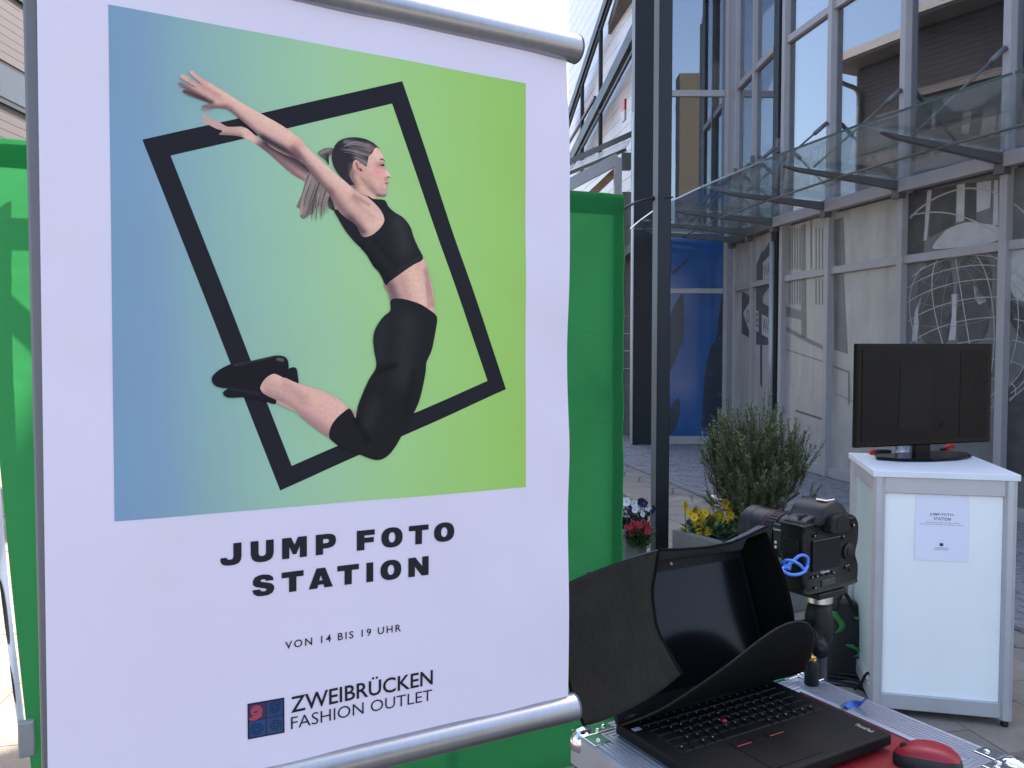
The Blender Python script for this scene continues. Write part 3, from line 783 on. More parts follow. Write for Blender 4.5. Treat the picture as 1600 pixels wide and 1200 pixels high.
def pr(name, loop, base, strokes=(), step=None, k=3, solid=None, holes=(), sm=True):
    """one printed shape: outline in photograph pixels laid onto the sheet's own plane"""
    layer[0] += 1; lift = .0004 + .00001 * layer[0]
    lp = smooth_loop(loop, k) if sm else loop
    uvs = [puv(*p) for p in lp]
    def cf(u, v, base=base, strokes=strokes):
        # back to the drawing's own units for the soft strokes
        c = base; w = sp0(u, v); soft = step is not None and len(strokes) > 3
        for (x0, y0, x1, y1, r, col, al) in strokes:
            dx, dy = x1 - x0, y1 - y0; L2 = dx * dx + dy * dy
            t = 0 if L2 == 0 else max(0, min(1, ((w[0] - x0) * dx + (w[1] - y0) * dy) / L2))
            d2 = (w[0] - x0 - t * dx) ** 2 + (w[1] - y0 - t * dy) ** 2
            r2 = r * (1.35 if soft else 1)
            a = min(.97, al * 1.12) * math.exp(-d2 / (r2 * r2))
            c = tuple(p + (q - p) * a for p, q in zip(c, col))
        if soft:                                  # photographic unevenness of skin
            g = 1 + .05 * noise.noise(V3((w[0] * .22, w[1] * .22, 0))) + .03 * noise.noise(V3((w[0] * .8, w[1] * .8, 4)))
            c = tuple(p * g for p in c)
        c = lin(c)
        return tuple(min(.86, a / w_ * k) for a, w_, k in zip(c, PWH, PAPER))
    st = (step or 7) * .505 / 720
    return fill([uvs] + [[puv(*p) for p in h] for h in holes], lambda u, v: sp(u, v, lift), st, name, M_ink, sheet, cf)
INKBLACK = (33, 34, 48)
def A(*p): return [(160 + x / 3.529, 80 + y / 3.529) for x, y in p]
def Bz(*p): return [(420 + x / 4.2857, 190 + y / 4.2857) for x, y in p]
def Cz(*p): return [(320 + x / 4, 440 + y / 4) for x, y in p]
def Hz(*p): return [(500 + x / 8.571, 200 + y / 8.571) for x, y in p]
pr('printed_frame', [(222, 219), (627, 128), (789, 608), (437, 766)], (29, 30, 43), sm=False, holes=[[(266, 244), (611, 163), (760, 595), (455, 727.5)]])
SK, SKL, SKM, SKS, SKD = (200, 162, 166), (218, 184, 184), (172, 134, 142), (108, 84, 98), (50, 42, 58)
# far arm
pr('printed_far_arm', A((545, 352), (560, 347), (600, 375), (640, 390), (690, 418), (760, 416), (800, 430), (830, 455), (880, 495), (960, 545), (1060, 585), (1140, 650), (1180, 760), (1150, 750), (1105, 718), (1040, 680), (980, 628), (920, 572), (860, 525), (800, 490), (770, 475), (720, 466), (650, 463), (644, 456), (662, 440), (630, 430), (585, 408), (542, 388), (546, 380), (575, 388), (588, 390), (562, 370)), (186, 152, 158),
   [(x0, y0, x1, y1, r, c, a) for (x0, y0), (x1, y1), r, c, a in ((A((780, 440))[0], A((960, 600))[0], 6, SKL, .6), (A((860, 520))[0], A((1100, 715))[0], 4, SKS, .7), (A((900, 510))[0], A((1130, 650))[0], 7, SKD, .75), (A((650, 460))[0], A((760, 470))[0], 3, SKS, .6))], 2.5, 2)
# ponytail behind the near arm
pr('printed_ponytail', Bz((262, 350), (245, 385), (232, 430), (212, 500), (180, 572), (200, 585), (212, 605), (205, 640), (232, 655), (262, 630), (292, 618), (305, 585), (335, 560), (345, 590), (362, 560), (368, 585), (372, 540), (400, 585), (440, 600), (432, 560), (400, 480), (330, 400), (290, 350)), (112, 102, 112),
   [(*Bz((300, 380))[0], *Bz((215, 610))[0], 3.2, (165, 152, 158), .8), (*Bz((330, 420))[0], *Bz((300, 590))[0], 3, (70, 62, 74), .8), (*Bz((280, 370))[0], *Bz((240, 560))[0], 2.2, (60, 55, 66), .6), (*Bz((350, 450))[0], *Bz((355, 560))[0], 2.2, (150, 138, 145), .7), (*Bz((380, 480))[0], *Bz((430, 590))[0], 3, (45, 42, 55), .9)], 1.8, 2)
for i in range(60):                            # loose strands
    t = i / 59; x0, y0 = Bz((275 + 130 * t, 360 + 130 * t))[0]; x1, y1 = Bz((190 + 210 * t + random.uniform(-14, 14), 572 + 70 * math.sin(3 * t) + random.uniform(5, 82) - 34 * t))[0]
    xm, ym = (x0 + x1) / 2 - 3, (y0 + y1) / 2
    w = random.uniform(.25, .6); g = random.choice([(150, 138, 144), (132, 120, 128), (100, 90, 102), (78, 70, 82), (160, 148, 152)])
    pr('printed_hair_strand', [(x0 - w, y0), (xm - w, ym), (x1, y1), (xm + w, ym), (x0 + w, y0)], g, k=2)
# ponytail loop, head, face, neck, ear
pr('printed_hair_loop', Bz((322, 215), (345, 195), (375, 182), (410, 180), (430, 190), (425, 215), (405, 228), (396, 250), (397, 295), (380, 270), (352, 245)), (88, 80, 90), [(*Bz((340, 215))[0], *Bz((400, 190))[0], 2.5, (140, 128, 135), .8), (*Bz((385, 230))[0], *Bz((390, 290))[0], 2.5, (40, 37, 48), .8)], 1.6, 2)
pr('printed_neck', Hz((360, 690), (375, 560), (400, 470), (450, 450), (540, 560), (560, 650), (640, 760), (720, 860), (745, 970), (700, 965), (620, 920), (520, 880), (420, 840), (370, 780)), (186, 148, 150),
   [(*Hz((400, 600))[0], *Hz((440, 780))[0], 5, (110, 92, 102), .7), (*Hz((560, 700))[0], *Hz((720, 900))[0], 3.5, (150, 116, 122), .7), (*Hz((560, 820))[0], *Hz((690, 940))[0], 4, (206, 170, 168), .8), (*Hz((480, 660))[0], *Hz((560, 800))[0], 3, (205, 168, 164), .5)], 2)
pr('printed_face', Hz((600, 300), (680, 250), (745, 245), (790, 300), (825, 370), (845, 420), (852, 455), (848, 500), (870, 545), (905, 600), (936, 645), (930, 668), (908, 672), (890, 668), (882, 690), (900, 715), (895, 742), (880, 750), (893, 770), (885, 795), (872, 815), (880, 860), (876, 900), (850, 925), (800, 925), (745, 915), (700, 860), (640, 790), (590, 720), (555, 650), (520, 560), (560, 440)), (205, 166, 168),
   [(*Hz((720, 330))[0], *Hz((790, 400))[0], 6, (222, 188, 186), .7), (*Hz((760, 600))[0], *Hz((740, 620))[0], 8, (214, 152, 160), .75), (*Hz((600, 740))[0], *Hz((740, 905))[0], 4.5, (140, 108, 118), .75), (*Hz((750, 925))[0], *Hz((860, 925))[0], 3, (96, 76, 88), .85), (*Hz((860, 860))[0], *Hz((800, 830))[0], 5, (182, 142, 148), .6), (*Hz((560, 560))[0], *Hz((640, 740))[0], 4, (188, 148, 150), .6), (*Hz((880, 600))[0], *Hz((900, 640))[0], 2.5, (222, 186, 184), .7), (*Hz((780, 500))[0], *Hz((845, 505))[0], 4, (160, 120, 130), .7), (*Hz((860, 690))[0], *Hz((880, 690))[0], 2, (150, 112, 122), .7)], 1.3)
for nm, lp, c in (('printed_eyebrow', Hz((785, 425), (820, 415), (850, 440), (852, 460), (830, 440), (795, 438)), (84, 66, 74)), ('printed_eye', Hz((785, 505), (815, 495), (845, 490), (842, 515), (820, 522)), (56, 46, 58)),
                  ('printed_lips', Hz((838, 745), (870, 738), (900, 740), (898, 752), (868, 756)), (124, 70, 88)), ('printed_lips', Hz((855, 760), (888, 762), (886, 795), (868, 785)), (188, 128, 138)), ('printed_nostril', Hz((878, 662), (905, 656), (920, 668), (900, 672)), (110, 78, 88))):
    pr(nm, lp, c, k=2)
pr('printed_hair', Hz((165, 300), (190, 240), (240, 185), (310, 150), (400, 134), (500, 137), (590, 155), (670, 190), (735, 235), (790, 300), (750, 270), (715, 290), (690, 340), (640, 390), (628, 440), (610, 520), (575, 510), (530, 470), (490, 440), (450, 440), (425, 480), (420, 540), (400, 580), (385, 640), (410, 710), (450, 770), (410, 770), (375, 780), (300, 700), (230, 620), (180, 540), (150, 450), (145, 370)), (43, 41, 54),
   [(*Hz((330, 190))[0], *Hz((640, 250))[0], 3.0, (120, 112, 128), .8), (*Hz((380, 260))[0], *Hz((650, 310))[0], 2.2, (128, 120, 136), .8), (*Hz((450, 330))[0], *Hz((640, 370))[0], 2.4, (118, 110, 126), .8), (*Hz((480, 400))[0], *Hz((600, 480))[0], 4, (120, 114, 128), .9), (*Hz((400, 500))[0], *Hz((390, 640))[0], 2.2, (96, 86, 96), .7), (*Hz((640, 270))[0], *Hz((700, 290))[0], 4, (132, 106, 116), .7)], 1.3, 3)
for i in range(16):
    t = i / 15; a = Hz((250 + 30 * t, 300 - 130 * t + 190 * t * t))[0]; m_ = Hz((450, 190 + 190 * t))[0]; b = Hz((690 - 90 * t, 250 + 200 * t))[0]
    w = .35; pr('printed_hair_strand', [a, (m_[0], m_[1] - w), b, (m_[0], m_[1] + w)], random.choice([(140, 132, 146), (98, 92, 108), (70, 66, 82), (30, 29, 42)]), k=3)
pr('printed_ear', Hz((430, 490), (445, 450), (480, 440), (515, 470), (545, 520), (560, 580), (552, 640), (520, 630), (470, 590), (435, 540)), (200, 150, 154), [(*Hz((470, 480))[0], *Hz((500, 560))[0], 1.6, (120, 82, 92), .8), (*Hz((525, 560))[0], *Hz((540, 580))[0], 1.4, (40, 30, 40), .9), (*Hz((440, 480))[0], *Hz((470, 450))[0], 1.5, (218, 168, 168), .7)], 1.0)
# trunk: waist first, then top, arm, leggings
pr('printed_waist', Bz((760, 1090), (850, 1030), (940, 970), (1020, 915), (1050, 990), (1076, 1070), (1092, 1150), (1098, 1230), (1096, 1320), (1060, 1290), (950, 1230), (830, 1210), (800, 1195), (790, 1150)), (204, 166, 166),
   [(*Bz((800, 1100))[0], *Bz((840, 1200))[0], 8, (104, 84, 96), .9), (*Bz((880, 1060))[0], *Bz((900, 1180))[0], 8, (176, 138, 144), .6), (*Bz((1040, 1000))[0], *Bz((1085, 1230))[0], 3, (150, 118, 126), .7), (*Bz((960, 1020))[0], *Bz((1030, 1200))[0], 8, (220, 184, 182), .6), (*Bz((1045, 1090))[0], *Bz((1060, 1240))[0], 1.6, (160, 124, 130), .6)], 2.2)
pr('printed_shirt', Bz((650, 505), (690, 522), (765, 530), (790, 572), (830, 610), (880, 640), (912, 672), (940, 715), (958, 775), (988, 845), (1022, 922), (960, 960), (900, 1000), (850, 1037), (800, 1073), (772, 1099), (745, 1042), (720, 1002), (690, 970), (650, 900), (605, 845), (560, 800), (500, 722), (460, 652), (432, 592), (520, 600), (600, 560)), (30, 31, 40),
   [(*Bz((860, 680))[0], *Bz((900, 860))[0], 10, (46, 47, 57), .9), (*Bz((600, 830))[0], *Bz((790, 1060))[0], 5, (19, 20, 28), .8), (*Bz((700, 800))[0], *Bz((840, 960))[0], 2.2, (22, 23, 31), .7), (*Bz((860, 1000))[0], *Bz((1000, 915))[0], 2.0, (48, 49, 58), .6)], 3, 3)
pr('printed_near_arm', A((700, 243), (650, 213), (600, 183), (565, 163), (530, 138), (500, 114), (484, 112), (480, 125), (515, 158), (545, 186), (520, 178), (480, 152), (445, 133), (428, 138), (432, 154), (475, 180), (515, 204), (475, 192), (432, 173), (418, 180), (424, 195), (470, 215), (500, 230), (458, 214), (442, 221), (448, 236), (500, 257), (555, 276), (590, 290), (562, 297), (547, 312), (552, 327), (580, 325), (620, 314), (672, 318), (705, 332), (760, 380), (830, 440), (870, 480), (920, 528), (1000, 572), (1070, 600), (1120, 640))
   + Bz((190, 235), (240, 300), (290, 362), (350, 432), (400, 492), (440, 570), (480, 622), (530, 662), (580, 700), (610, 760), (640, 776), (690, 758), (740, 712), (764, 662), (742, 602), (700, 552), (650, 508), (590, 478), (545, 440), (500, 400), (440, 350), (370, 290), (300, 222), (250, 172), (222, 130), (170, 90))
   + A((1040, 448), (980, 408), (900, 362), (830, 323), (760, 283)), SK,
   [(*A((720, 260))[0], *A((1050, 480))[0], 7, SKL, .7), (*A((700, 325))[0], *A((900, 500))[0], 4, SKS, .8), (*A((880, 480))[0], *A((1080, 590))[0], 4.5, SKD, .85), (*A((1050, 520))[0], *A((1060, 510))[0], 6, (212, 160, 156), .7), (*A((430, 185))[0], *A((560, 270))[0], 4, SKS, .75), (*A((440, 222))[0], *A((600, 285))[0], 3, SKD, .75), (*A((560, 310))[0], *A((680, 312))[0], 3.5, SKS, .8), (*A((490, 160))[0], *A((640, 250))[0], 4, SKM, .6),
    (*A((590, 190))[0], *A((690, 250))[0], 3, SKL, .6), (*Bz((160, 190))[0], *Bz((400, 480))[0], 5, SKS, .8), (*Bz((400, 480))[0], *Bz((520, 640))[0], 6, SKS, .7), (*Bz((540, 660))[0], *Bz((620, 740))[0], 6, (84, 68, 80), .9), (*Bz((260, 200))[0], *Bz((520, 450))[0], 7, SKL, .7), (*Bz((560, 520))[0], *Bz((700, 640))[0], 3.0, SKM, .6), (*Bz((640, 560))[0], *Bz((740, 660))[0], 5, SKL, .6), (*Bz((560, 500))[0], *Bz((660, 560))[0], 2.0, (150, 118, 124), .6), (*Bz((660, 700))[0], *Bz((720, 700))[0], 6, SKL, .5)], 2.2, 2)
pr('printed_far_shoe', Cz((500, 560), (517, 545), (545, 535), (567, 544), (576, 590), (579, 636), (540, 630), (500, 610)), (24, 25, 36), k=3)
pr('printed_far_calf', Cz((420, 720), (480, 745), (540, 780), (590, 820), (560, 812), (500, 785), (440, 755)), (176, 146, 156), k=2)
pr('printed_far_calf', Cz((900, 790), (918, 800), (940, 822), (934, 856), (915, 830)), (160, 140, 150), k=2)
pr('printed_calf', Cz((343, 672), (350, 640), (380, 600), (420, 575), (460, 582), (510, 606), (570, 633), (640, 653), (720, 678), (800, 713), (850, 748), (885, 785), (910, 800), (880, 850), (830, 900), (800, 985), (770, 972), (740, 955), (690, 920), (640, 880), (600, 845), (565, 808), (525, 778), (480, 752), (430, 735), (380, 715)), (200, 160, 166),
   [(*Cz((440, 600))[0], *Cz((840, 780))[0], 8, (216, 178, 180), .6), (*Cz((400, 710))[0], *Cz((760, 955))[0], 8, (148, 118, 130), .85), (*Cz((380, 640))[0], *Cz((430, 680))[0], 6, (186, 152, 160), .7), (*Cz((500, 650))[0], *Cz((620, 740))[0], 7, (178, 140, 148), .6), (*Cz((700, 740))[0], *Cz((800, 830))[0], 9, (214, 170, 172), .6)], 2.4)
pr('printed_leggings', Cz((1150, 118), (1200, 107), (1260, 117), (1330, 140), (1390, 175), (1440, 222), (1432, 300), (1416, 380), (1400, 440), (1370, 505), (1366, 560), (1350, 650), (1325, 750), (1290, 830), (1245, 925), (1215, 972), (1180, 1032), (1140, 1082), (1100, 1108), (1060, 1113), (1010, 1099), (970, 1082), (900, 1056), (840, 1031), (800, 1002), (772, 972), (775, 930), (790, 890), (820, 850), (860, 815), (897, 791), (920, 822), (936, 850), (950, 780), (980, 700), (1020, 610), (1058, 548), (1062, 500), (1050, 440), (1042, 370), (1050, 310), (1075, 260), (1110, 215), (1148, 182)), (27, 28, 36),
   [(*Cz((1250, 250))[0], *Cz((1220, 600))[0], 14, (40, 41, 51), .9), (*Cz((1100, 260))[0], *Cz((1080, 460))[0], 9, (38, 39, 49), .8), (*Cz((1080, 560))[0], *Cz((1180, 520))[0], 3, (17, 18, 25), .8), (*Cz((940, 860))[0], *Cz((1010, 980))[0], 4, (16, 17, 24), .9), (*Cz((1060, 760))[0], *Cz((1010, 900))[0], 8, (38, 39, 48), .8), (*Cz((1300, 560))[0], *Cz((1230, 860))[0], 4, (20, 21, 28), .6)], 3.5, 3)
pr('printed_shoe', Cz((40, 622), (45, 590), (80, 555), (130, 527), (170, 513), (280, 496), (360, 478), (430, 463), (480, 465), (510, 486), (518, 525), (516, 560), (500, 603), (450, 582), (420, 577), (380, 600), (350, 640), (343, 680), (390, 715), (442, 740), (434, 766), (400, 757), (370, 746), (330, 736), (240, 723), (150, 726), (116, 711), (110, 690), (136, 668), (100, 664), (60, 650)), (24, 25, 35),
   [(*Cz((450, 485))[0], *Cz((480, 490))[0], 2.2, (110, 112, 128), .8), (*Cz((180, 522))[0], *Cz((420, 470))[0], 1.6, (60, 61, 74), .7), (*Cz((140, 665))[0], *Cz((330, 700))[0], 1.5, (50, 51, 64), .6)], 2.2, 3)

# heavy block lettering
SUP = lambda rx, ry, cx=.5, cy=.5, n=28, e=2.3: [(cx + rx * math.copysign(abs(math.cos(2 * math.pi * i / n)) ** (2 / e), math.cos(2 * math.pi * i / n)), cy + ry * math.copysign(abs(math.sin(2 * math.pi * i / n)) ** (2 / e), math.sin(2 * math.pi * i / n))) for i in range(n)]
GLY = {
 'J': [[(.6, 1), (.98, 1), (.98, .38), (.95, .2), (.86, .07), (.7, 0), (.45, -.02), (.22, .0), (.07, .07), (0, .2), (0, .36), (.28, .36), (.32, .28), (.45, .25), (.56, .28), (.6, .38)]],
 'U': [[(0, 1), (.34, 1), (.34, .4), (.38, .3), (.5, .26), (.62, .3), (.66, .4), (.66, 1), (1, 1), (1, .38), (.95, .18), (.83, .05), (.66, -.01), (.5, -.02), (.34, -.01), (.17, .05), (.05, .18), (0, .38)]],
 'M': [[(0, 0), (0, 1), (.36, 1), (.5, .64), (.64, 1), (1, 1), (1, 0), (.71, 0), (.71, .56), (.57, .18), (.43, .18), (.29, .56), (.29, 0)]],
 'P': [[(0, 0), (0, 1), (.62, 1), (.82, .96), (.95, .86), (1, .66), (.95, .45), (.82, .34), (.62, .29), (.36, .29), (.36, 0)], [(.36, .75), (.36, .55), (.56, .55), (.63, .59), (.65, .65), (.63, .71), (.56, .75)]],
 'F': [[(0, 0), (0, 1), (1, 1), (1, .73), (.42, .73), (.42, .62), (.94, .62), (.94, .36), (.42, .36), (.42, 0)]],
 'O': [SUP(.5, .52), SUP(.155, .26, e=2.1)],
 'T': [[(.33, 0), (.33, .72), (0, .72), (0, 1), (1, 1), (1, .72), (.67, .72), (.67, 0)]],
 'S': [[(.97, .69), (.64, .69), (.58, .77), (.46, .79), (.37, .75), (.4, .68), (.6, .63), (.85, .55), (.98, .43), (1, .27), (.93, .1), (.74, 0), (.5, -.02), (.24, 0), (.06, .12), (0, .32), (.34, .32), (.4, .23), (.53, .2), (.65, .24), (.62, .32), (.4, .38), (.15, .46), (.03, .58), (.03, .76), (.12, .92), (.3, 1), (.52, 1.02), (.76, .98), (.93, .86)]],
 'A': [[(0, 0), (.32, 1), (.68, 1), (1, 0), (.65, 0), (.6, .17), (.4, .17), (.35, 0)], [(.435, .38), (.565, .38), (.5, .64)]],
 'I': [[(0, 0), (0, 1), (1, 1), (1, 0)]],
 'N': [[(0, 0), (0, 1), (.35, 1), (.68, .5), (.68, 1), (1, 1), (1, 0), (.66, 0), (.32, .51), (.32, 0)]],
}
def block_row(chars, b0, b1, t0, t1):
    _, vb0 = puv(*b0); _, vb1 = puv(*b1); _, vt0 = puv(*t0); _, vt1 = puv(*t1)
    ua = puv(*b0)[0]; ub = puv(*b1)[0]
    for ch, x0, x1 in chars:
        s0 = (x0 - b0[0]) / (b1[0] - b0[0]); s1 = (x1 - b0[0]) / (b1[0] - b0[0])
        u0 = puv(x0, b0[1] + (b1[1] - b0[1]) * s0)[0]; u1 = puv(x1, b0[1] + (b1[1] - b0[1]) * s1)[0]
        sm = (s0 + s1) / 2; vb = vb0 + (vb1 - vb0) * sm; vt = vt0 + (vt1 - vt0) * sm
        loops = [[(u0 + (u1 - u0) * x, vb + (vt - vb) * y) for x, y in lp] for lp in GLY[ch]]
        fill(loops, lambda u, v: sp(u, v, .0006), None, 'printed_letter', M_ink, sheet, lambda u, v: ink(INKBLACK))
block_row([('J', 344, 377.5), ('U', 391, 427), ('M', 440, 479), ('P', 493, 525), ('F', 557, 585), ('O', 595, 628), ('T', 637.5, 668), ('O', 676.5, 708)], (344, 884), (708, 843.5), (344, 850), (708, 814.5))
block_row([('S', 393.5, 428), ('T', 439.6, 474), ('A', 482, 520), ('T', 527, 560.5), ('I', 572, 582.6), ('O', 593.6, 626), ('N', 637, 668.7)], (393, 932), (668.7, 897.5), (393, 899.5), (668.7, 868))
M_text = mat('banner_black_ink', ink(INKBLACK), .6, 0, 0, spec=.12)
def row(body, bl, br, tl, nm, off=0, space=1.0, caps=.69):
    u0, v0 = puv(*bl); u1, v1 = puv(*br); _, v2 = puv(*tl); dv = (v1 - v0)
    lettering(body, lambda u, v: sp(u, v + dv * (u - u0) / (u1 - u0), .0006), u0, u1, v0, v2, nm, M_text, sheet, off, space, caps)
row('VON 14 BIS 19 UHR', (445, 1013.6), (626, 985.6), (445, 1002), 'printed_line', .008, 1.28)
row('ZWEIBRÜCKEN', (454, 1112.7), (676, 1068.5), (454, 1088.5), 'printed_line', .012, 1.0)
row('FASHION OUTLET', (454, 1138.4), (675, 1094), (454, 1119.5), 'printed_line', -.004, 1.0)
# emblem: four coils in a square
lu0, lv0 = puv(387, 1155); lu1, lv1 = puv(443.5, 1089)
_, lvt = puv(387, 1099.4); _, lvb = puv(443.5, 1143.6)
def eb(x, y, lift=0): return sp(lu0 + (lu1 - lu0) * x, (lv0 * (1 - x) + lvb * x) + ((lvt - lv0) * (1 - x) + (lv1 - lvb) * x) * y, .0006 + lift)
def emb(loops, c, lift, nm='printed_emblem'):
    fill(loops, lambda x, y: eb(x, y, lift), None, nm, M_ink, sheet, lambda u, v: ink(c))
emb([[(0, 0), (1, 0), (1, 1), (0, 1)]], (26, 27, 60), 0)
for x0, y0, c in ((.04, .51, (62, 48, 84)), (.51, .51, (40, 62, 110)), (.04, .04, (38, 66, 118)), (.51, .04, (44, 66, 112))):
    emb([[(x0, y0), (x0 + .45, y0), (x0 + .45, y0 + .45), (x0, y0 + .45)]], c, .0001)
def coil(cx, cy, r0, turns, w, c, ph, squash=1.0):
    l = []; r = []; n = 40
    for i in range(n + 1):
        t = i / n; a = ph + turns * 2 * math.pi * t; rr = r0 * (1 - .8 * t)
        l.append((cx + (rr + w / 2) * math.cos(a), cy + (rr + w / 2) * math.sin(a) * squash)); r.append((cx + (rr - w / 2) * math.cos(a), cy + (rr - w / 2) * math.sin(a) * squash))
    mb = MB(); vs = [eb(x, y, .0002) for x, y in l] + [eb(x, y, .0002) for x, y in r]; mb.add(vs, [(i, i + 1, n + 2 + i, n + 1 + i) for i in range(n)])
    o = mb.build('printed_coil', M_ink, sheet); at2 = o.data.color_attributes.new('Col', 'FLOAT_COLOR', 'POINT')
    for i in range(len(vs)): at2.data[i].color = (*ink(c), 1)
coil(.22, .76, .17, 1.9, .06, (150, 66, 98), -2.2); coil(.75, .76, .17, 2.0, .04, (28, 44, 92), .6); coil(.26, .26, .18, 2.2, .04, (26, 44, 94), 2.0); coil(.75, .26, .17, 2.0, .04, (30, 48, 96), -.8)
emb([smooth_loop([(.05, .53), (.2, .5), (.38, .6), (.34, .64), (.2, .56), (.05, .6)], 3)], (150, 62, 90), .00015, 'printed_coil')

# tubes, posts, feet
M_tube = mat('satin_aluminium_tube', (.34, .345, .36), .33, .85, .05, 4, stretch=(30, 1, 1))
M_tube_end = mat('dark_tube_cap', (.09, .1, .12), .5, 0, .1, 10)
for nm, vc, ur in (('top_tube', .5625, .5462), ('bottom_tube', -.2972, .5442)):
    a = PO + PU * (U0 - .012) + PV * vc - PN * .004; b = PO + PU * ur + PV * vc - PN * .004
    t = cyl(a, b, .0176, 40).build(nm, M_tube, ban, auto=40)
    for p, s in ((a, -1), (b, 1)):
        MB().lathe([(.0182, 0), (.0184, .0012), (.0172, .0028)], p, PU * s, 40).build('end_cap', M_tube_end, t, auto=40)
M_bpost = mat('grey_stand_post', (.16, .165, .18), .45, .3, .06, 4)
for us, w in ((-.0618, .0062), (.1, .012), (.5305, .0065)):
    p = PO + PU * us - PN * .026; zb = .01 if us < .4 else 1.1
    MB().obox(V3((p.x, p.y, (zb + 1.94) / 2)), PU * w, PN * .005, ZUP * (1.94 - zb) / 2).build('post', M_bpost, ban, bevel=.002)
f0 = PO + PU * -.06 - PN * .014; f1 = PO + PU * .1 - PN * .014
MB().beam(V3((f0.x, f0.y, .04)), V3((f1.x, f1.y, .04)), .04, .02).build('base_bar', M_bpost, ban)
for f in (f0, f1):
    MB().beam(V3((f.x, f.y, .015)) - PN * .2, V3((f.x, f.y, .015)) + PN * .2, .05, .022).build('foot', M_bpost, ban, bevel=.004)

# ================================================================== GREEN BACKDROP
GR_, GD = V3((.412, 3.1, 0)), V3((-.908, -.42, 0)); GN = V3((.42, -.908, 0))
bd = thing('green_backdrop', (-.5, 2.7, 0), 'large green fabric photo backdrop stretched on a frame behind the banner', 'backdrop')
mgf = bpy.data.materials.new('green_backdrop_fabric'); mgf.use_nodes = True
nt = mgf.node_tree; b = nt.nodes['Principled BSDF']; b.inputs['Roughness'].default_value = .75; b.inputs['Specular IOR Level'].default_value = .15
b.inputs['Base Color'].default_value = (.012, .125, .038, 1)
trn = nt.nodes.new('ShaderNodeBsdfTranslucent'); trn.inputs['Color'].default_value = (.10, .6, .18, 1)
mxs = nt.nodes.new('ShaderNodeMixShader'); mxs.inputs[0].default_value = .27
nt.links.new(b.outputs[0], mxs.inputs[1]); nt.links.new(trn.outputs[0], mxs.inputs[2]); nt.links.new(mxs.outputs[0], nt.nodes['Material Output'].inputs['Surface'])
wv = nt.nodes.new('ShaderNodeTexNoise'); wv.inputs['Scale'].default_value = 500; tcn = nt.nodes.new('ShaderNodeTexCoord'); nt.links.new(tcn.outputs['Object'], wv.inputs['Vector'])
bmp = nt.nodes.new('ShaderNodeBump'); bmp.inputs['Strength'].default_value = .15; bmp.inputs['Distance'].default_value = .002; nt.links.new(wv.outputs[0], bmp.inputs['Height']); nt.links.new(bmp.outputs[0], b.inputs['Normal'])
cre = nt.nodes.new('ShaderNodeTexNoise'); cre.inputs['Scale'].default_value = 7; cre.inputs['Detail'].default_value = 5; cre.inputs['Distortion'].default_value = 1.2
mpc = nt.nodes.new('ShaderNodeMapping'); mpc.inputs['Scale'].default_value = (1, 1, 2.6); nt.links.new(tcn.outputs['Object'], mpc.inputs[0]); nt.links.new(mpc.outputs[0], cre.inputs['Vector'])
bm2 = nt.nodes.new('ShaderNodeBump'); bm2.inputs['Strength'].default_value = .35; bm2.inputs['Distance'].default_value = .02
nt.links.new(cre.outputs[0], bm2.inputs['Height']); nt.links.new(bmp.outputs[0], bm2.inputs['Normal']); nt.links.new(bm2.outputs[0], b.inputs['Normal'])
GW, GH = 2.03, 2.125
def gpt(s, z):                               # s metres left of the right edge
    edge = math.exp(-s / .05); lw = 1 - .085 * (1 - z / GH) if s > 1.2 else 1
    w = .003 * noise.noise(V3((s * 3, z * 2.2, 1))) + .0022 * edge * math.sin(z * 34 + 2 * noise.noise(V3((z * 5, 0, 3)))) + .0012 * noise.noise(V3((s * 9, z * 26, 5))) + .0014 * math.exp(-s / .12) * noise.noise(V3((s * 12, z * 60, 7)))
    w += .010 * math.exp(-z / .25) * math.sin(s * 14) + .004 * math.exp(-(GH - z) / .06) * math.sin(s * 21)
    ss = s if s < 1.2 else 1.2 + (s - 1.2) * (1 - .145 * max(0, 1 - z / GH) ** 1.4)
    return GR_ + GD * (ss + .0015 * edge * math.sin(z * 22)) + GN * w + ZUP * z
MB().grid(lambda a, c: gpt(GW * a, .02 + (GH - .02) * c), 140, 150).build('fabric', mgf, bd, smooth=True)
MB().grid(lambda a, c: gpt(GW * a, GH - .075 + .078 * c) + GN * (.003 + .0025 * math.sin(math.pi * c)), 120, 5).build('top_hem', mgf, bd, smooth=True)
MB().grid(lambda a, c: gpt(.045 * a - .003, .02 + (GH - .03) * c) + GN * (.003 + .0015 * math.sin(math.pi * a)), 4, 120).build('side_hem', mgf, bd, smooth=True)
M_fr = mat('backdrop_frame_tube', (.3, .3, .31), .4, .7, .05, 4)
def fp(s, z, back=.06): return GR_ + GD * s - GN * back + ZUP * z
for s in (.03, .66, 1.28, 1.86): MB().tube([fp(s, .02), fp(s, GH - .03)], .014, 10).build('frame_tube', M_fr, bd, smooth=True)
for z in (.05, .74, 1.42, GH - .03): MB().tube([fp(.03, z, .075), fp(1.80 if z < .1 else 1.86, z, .075)], .014, 10).build('frame_tube', M_fr, bd, smooth=True)
for i in range(3):
    for j in range(3):
        s0, s1 = (.03, .66, 1.28, 1.86)[i:i + 2]; z0, z1 = (.05, .74, 1.42, GH - .03)[j:j + 2]
        MB().tube([fp(s0, z0, .10), fp(s1, z1, .10)], .01, 8).build('frame_tube', M_fr, bd, smooth=True)
        MB().tube([fp(s1, z0, .12), fp(s0, z1, .12)], .01, 8).build('frame_tube', M_fr, bd, smooth=True)
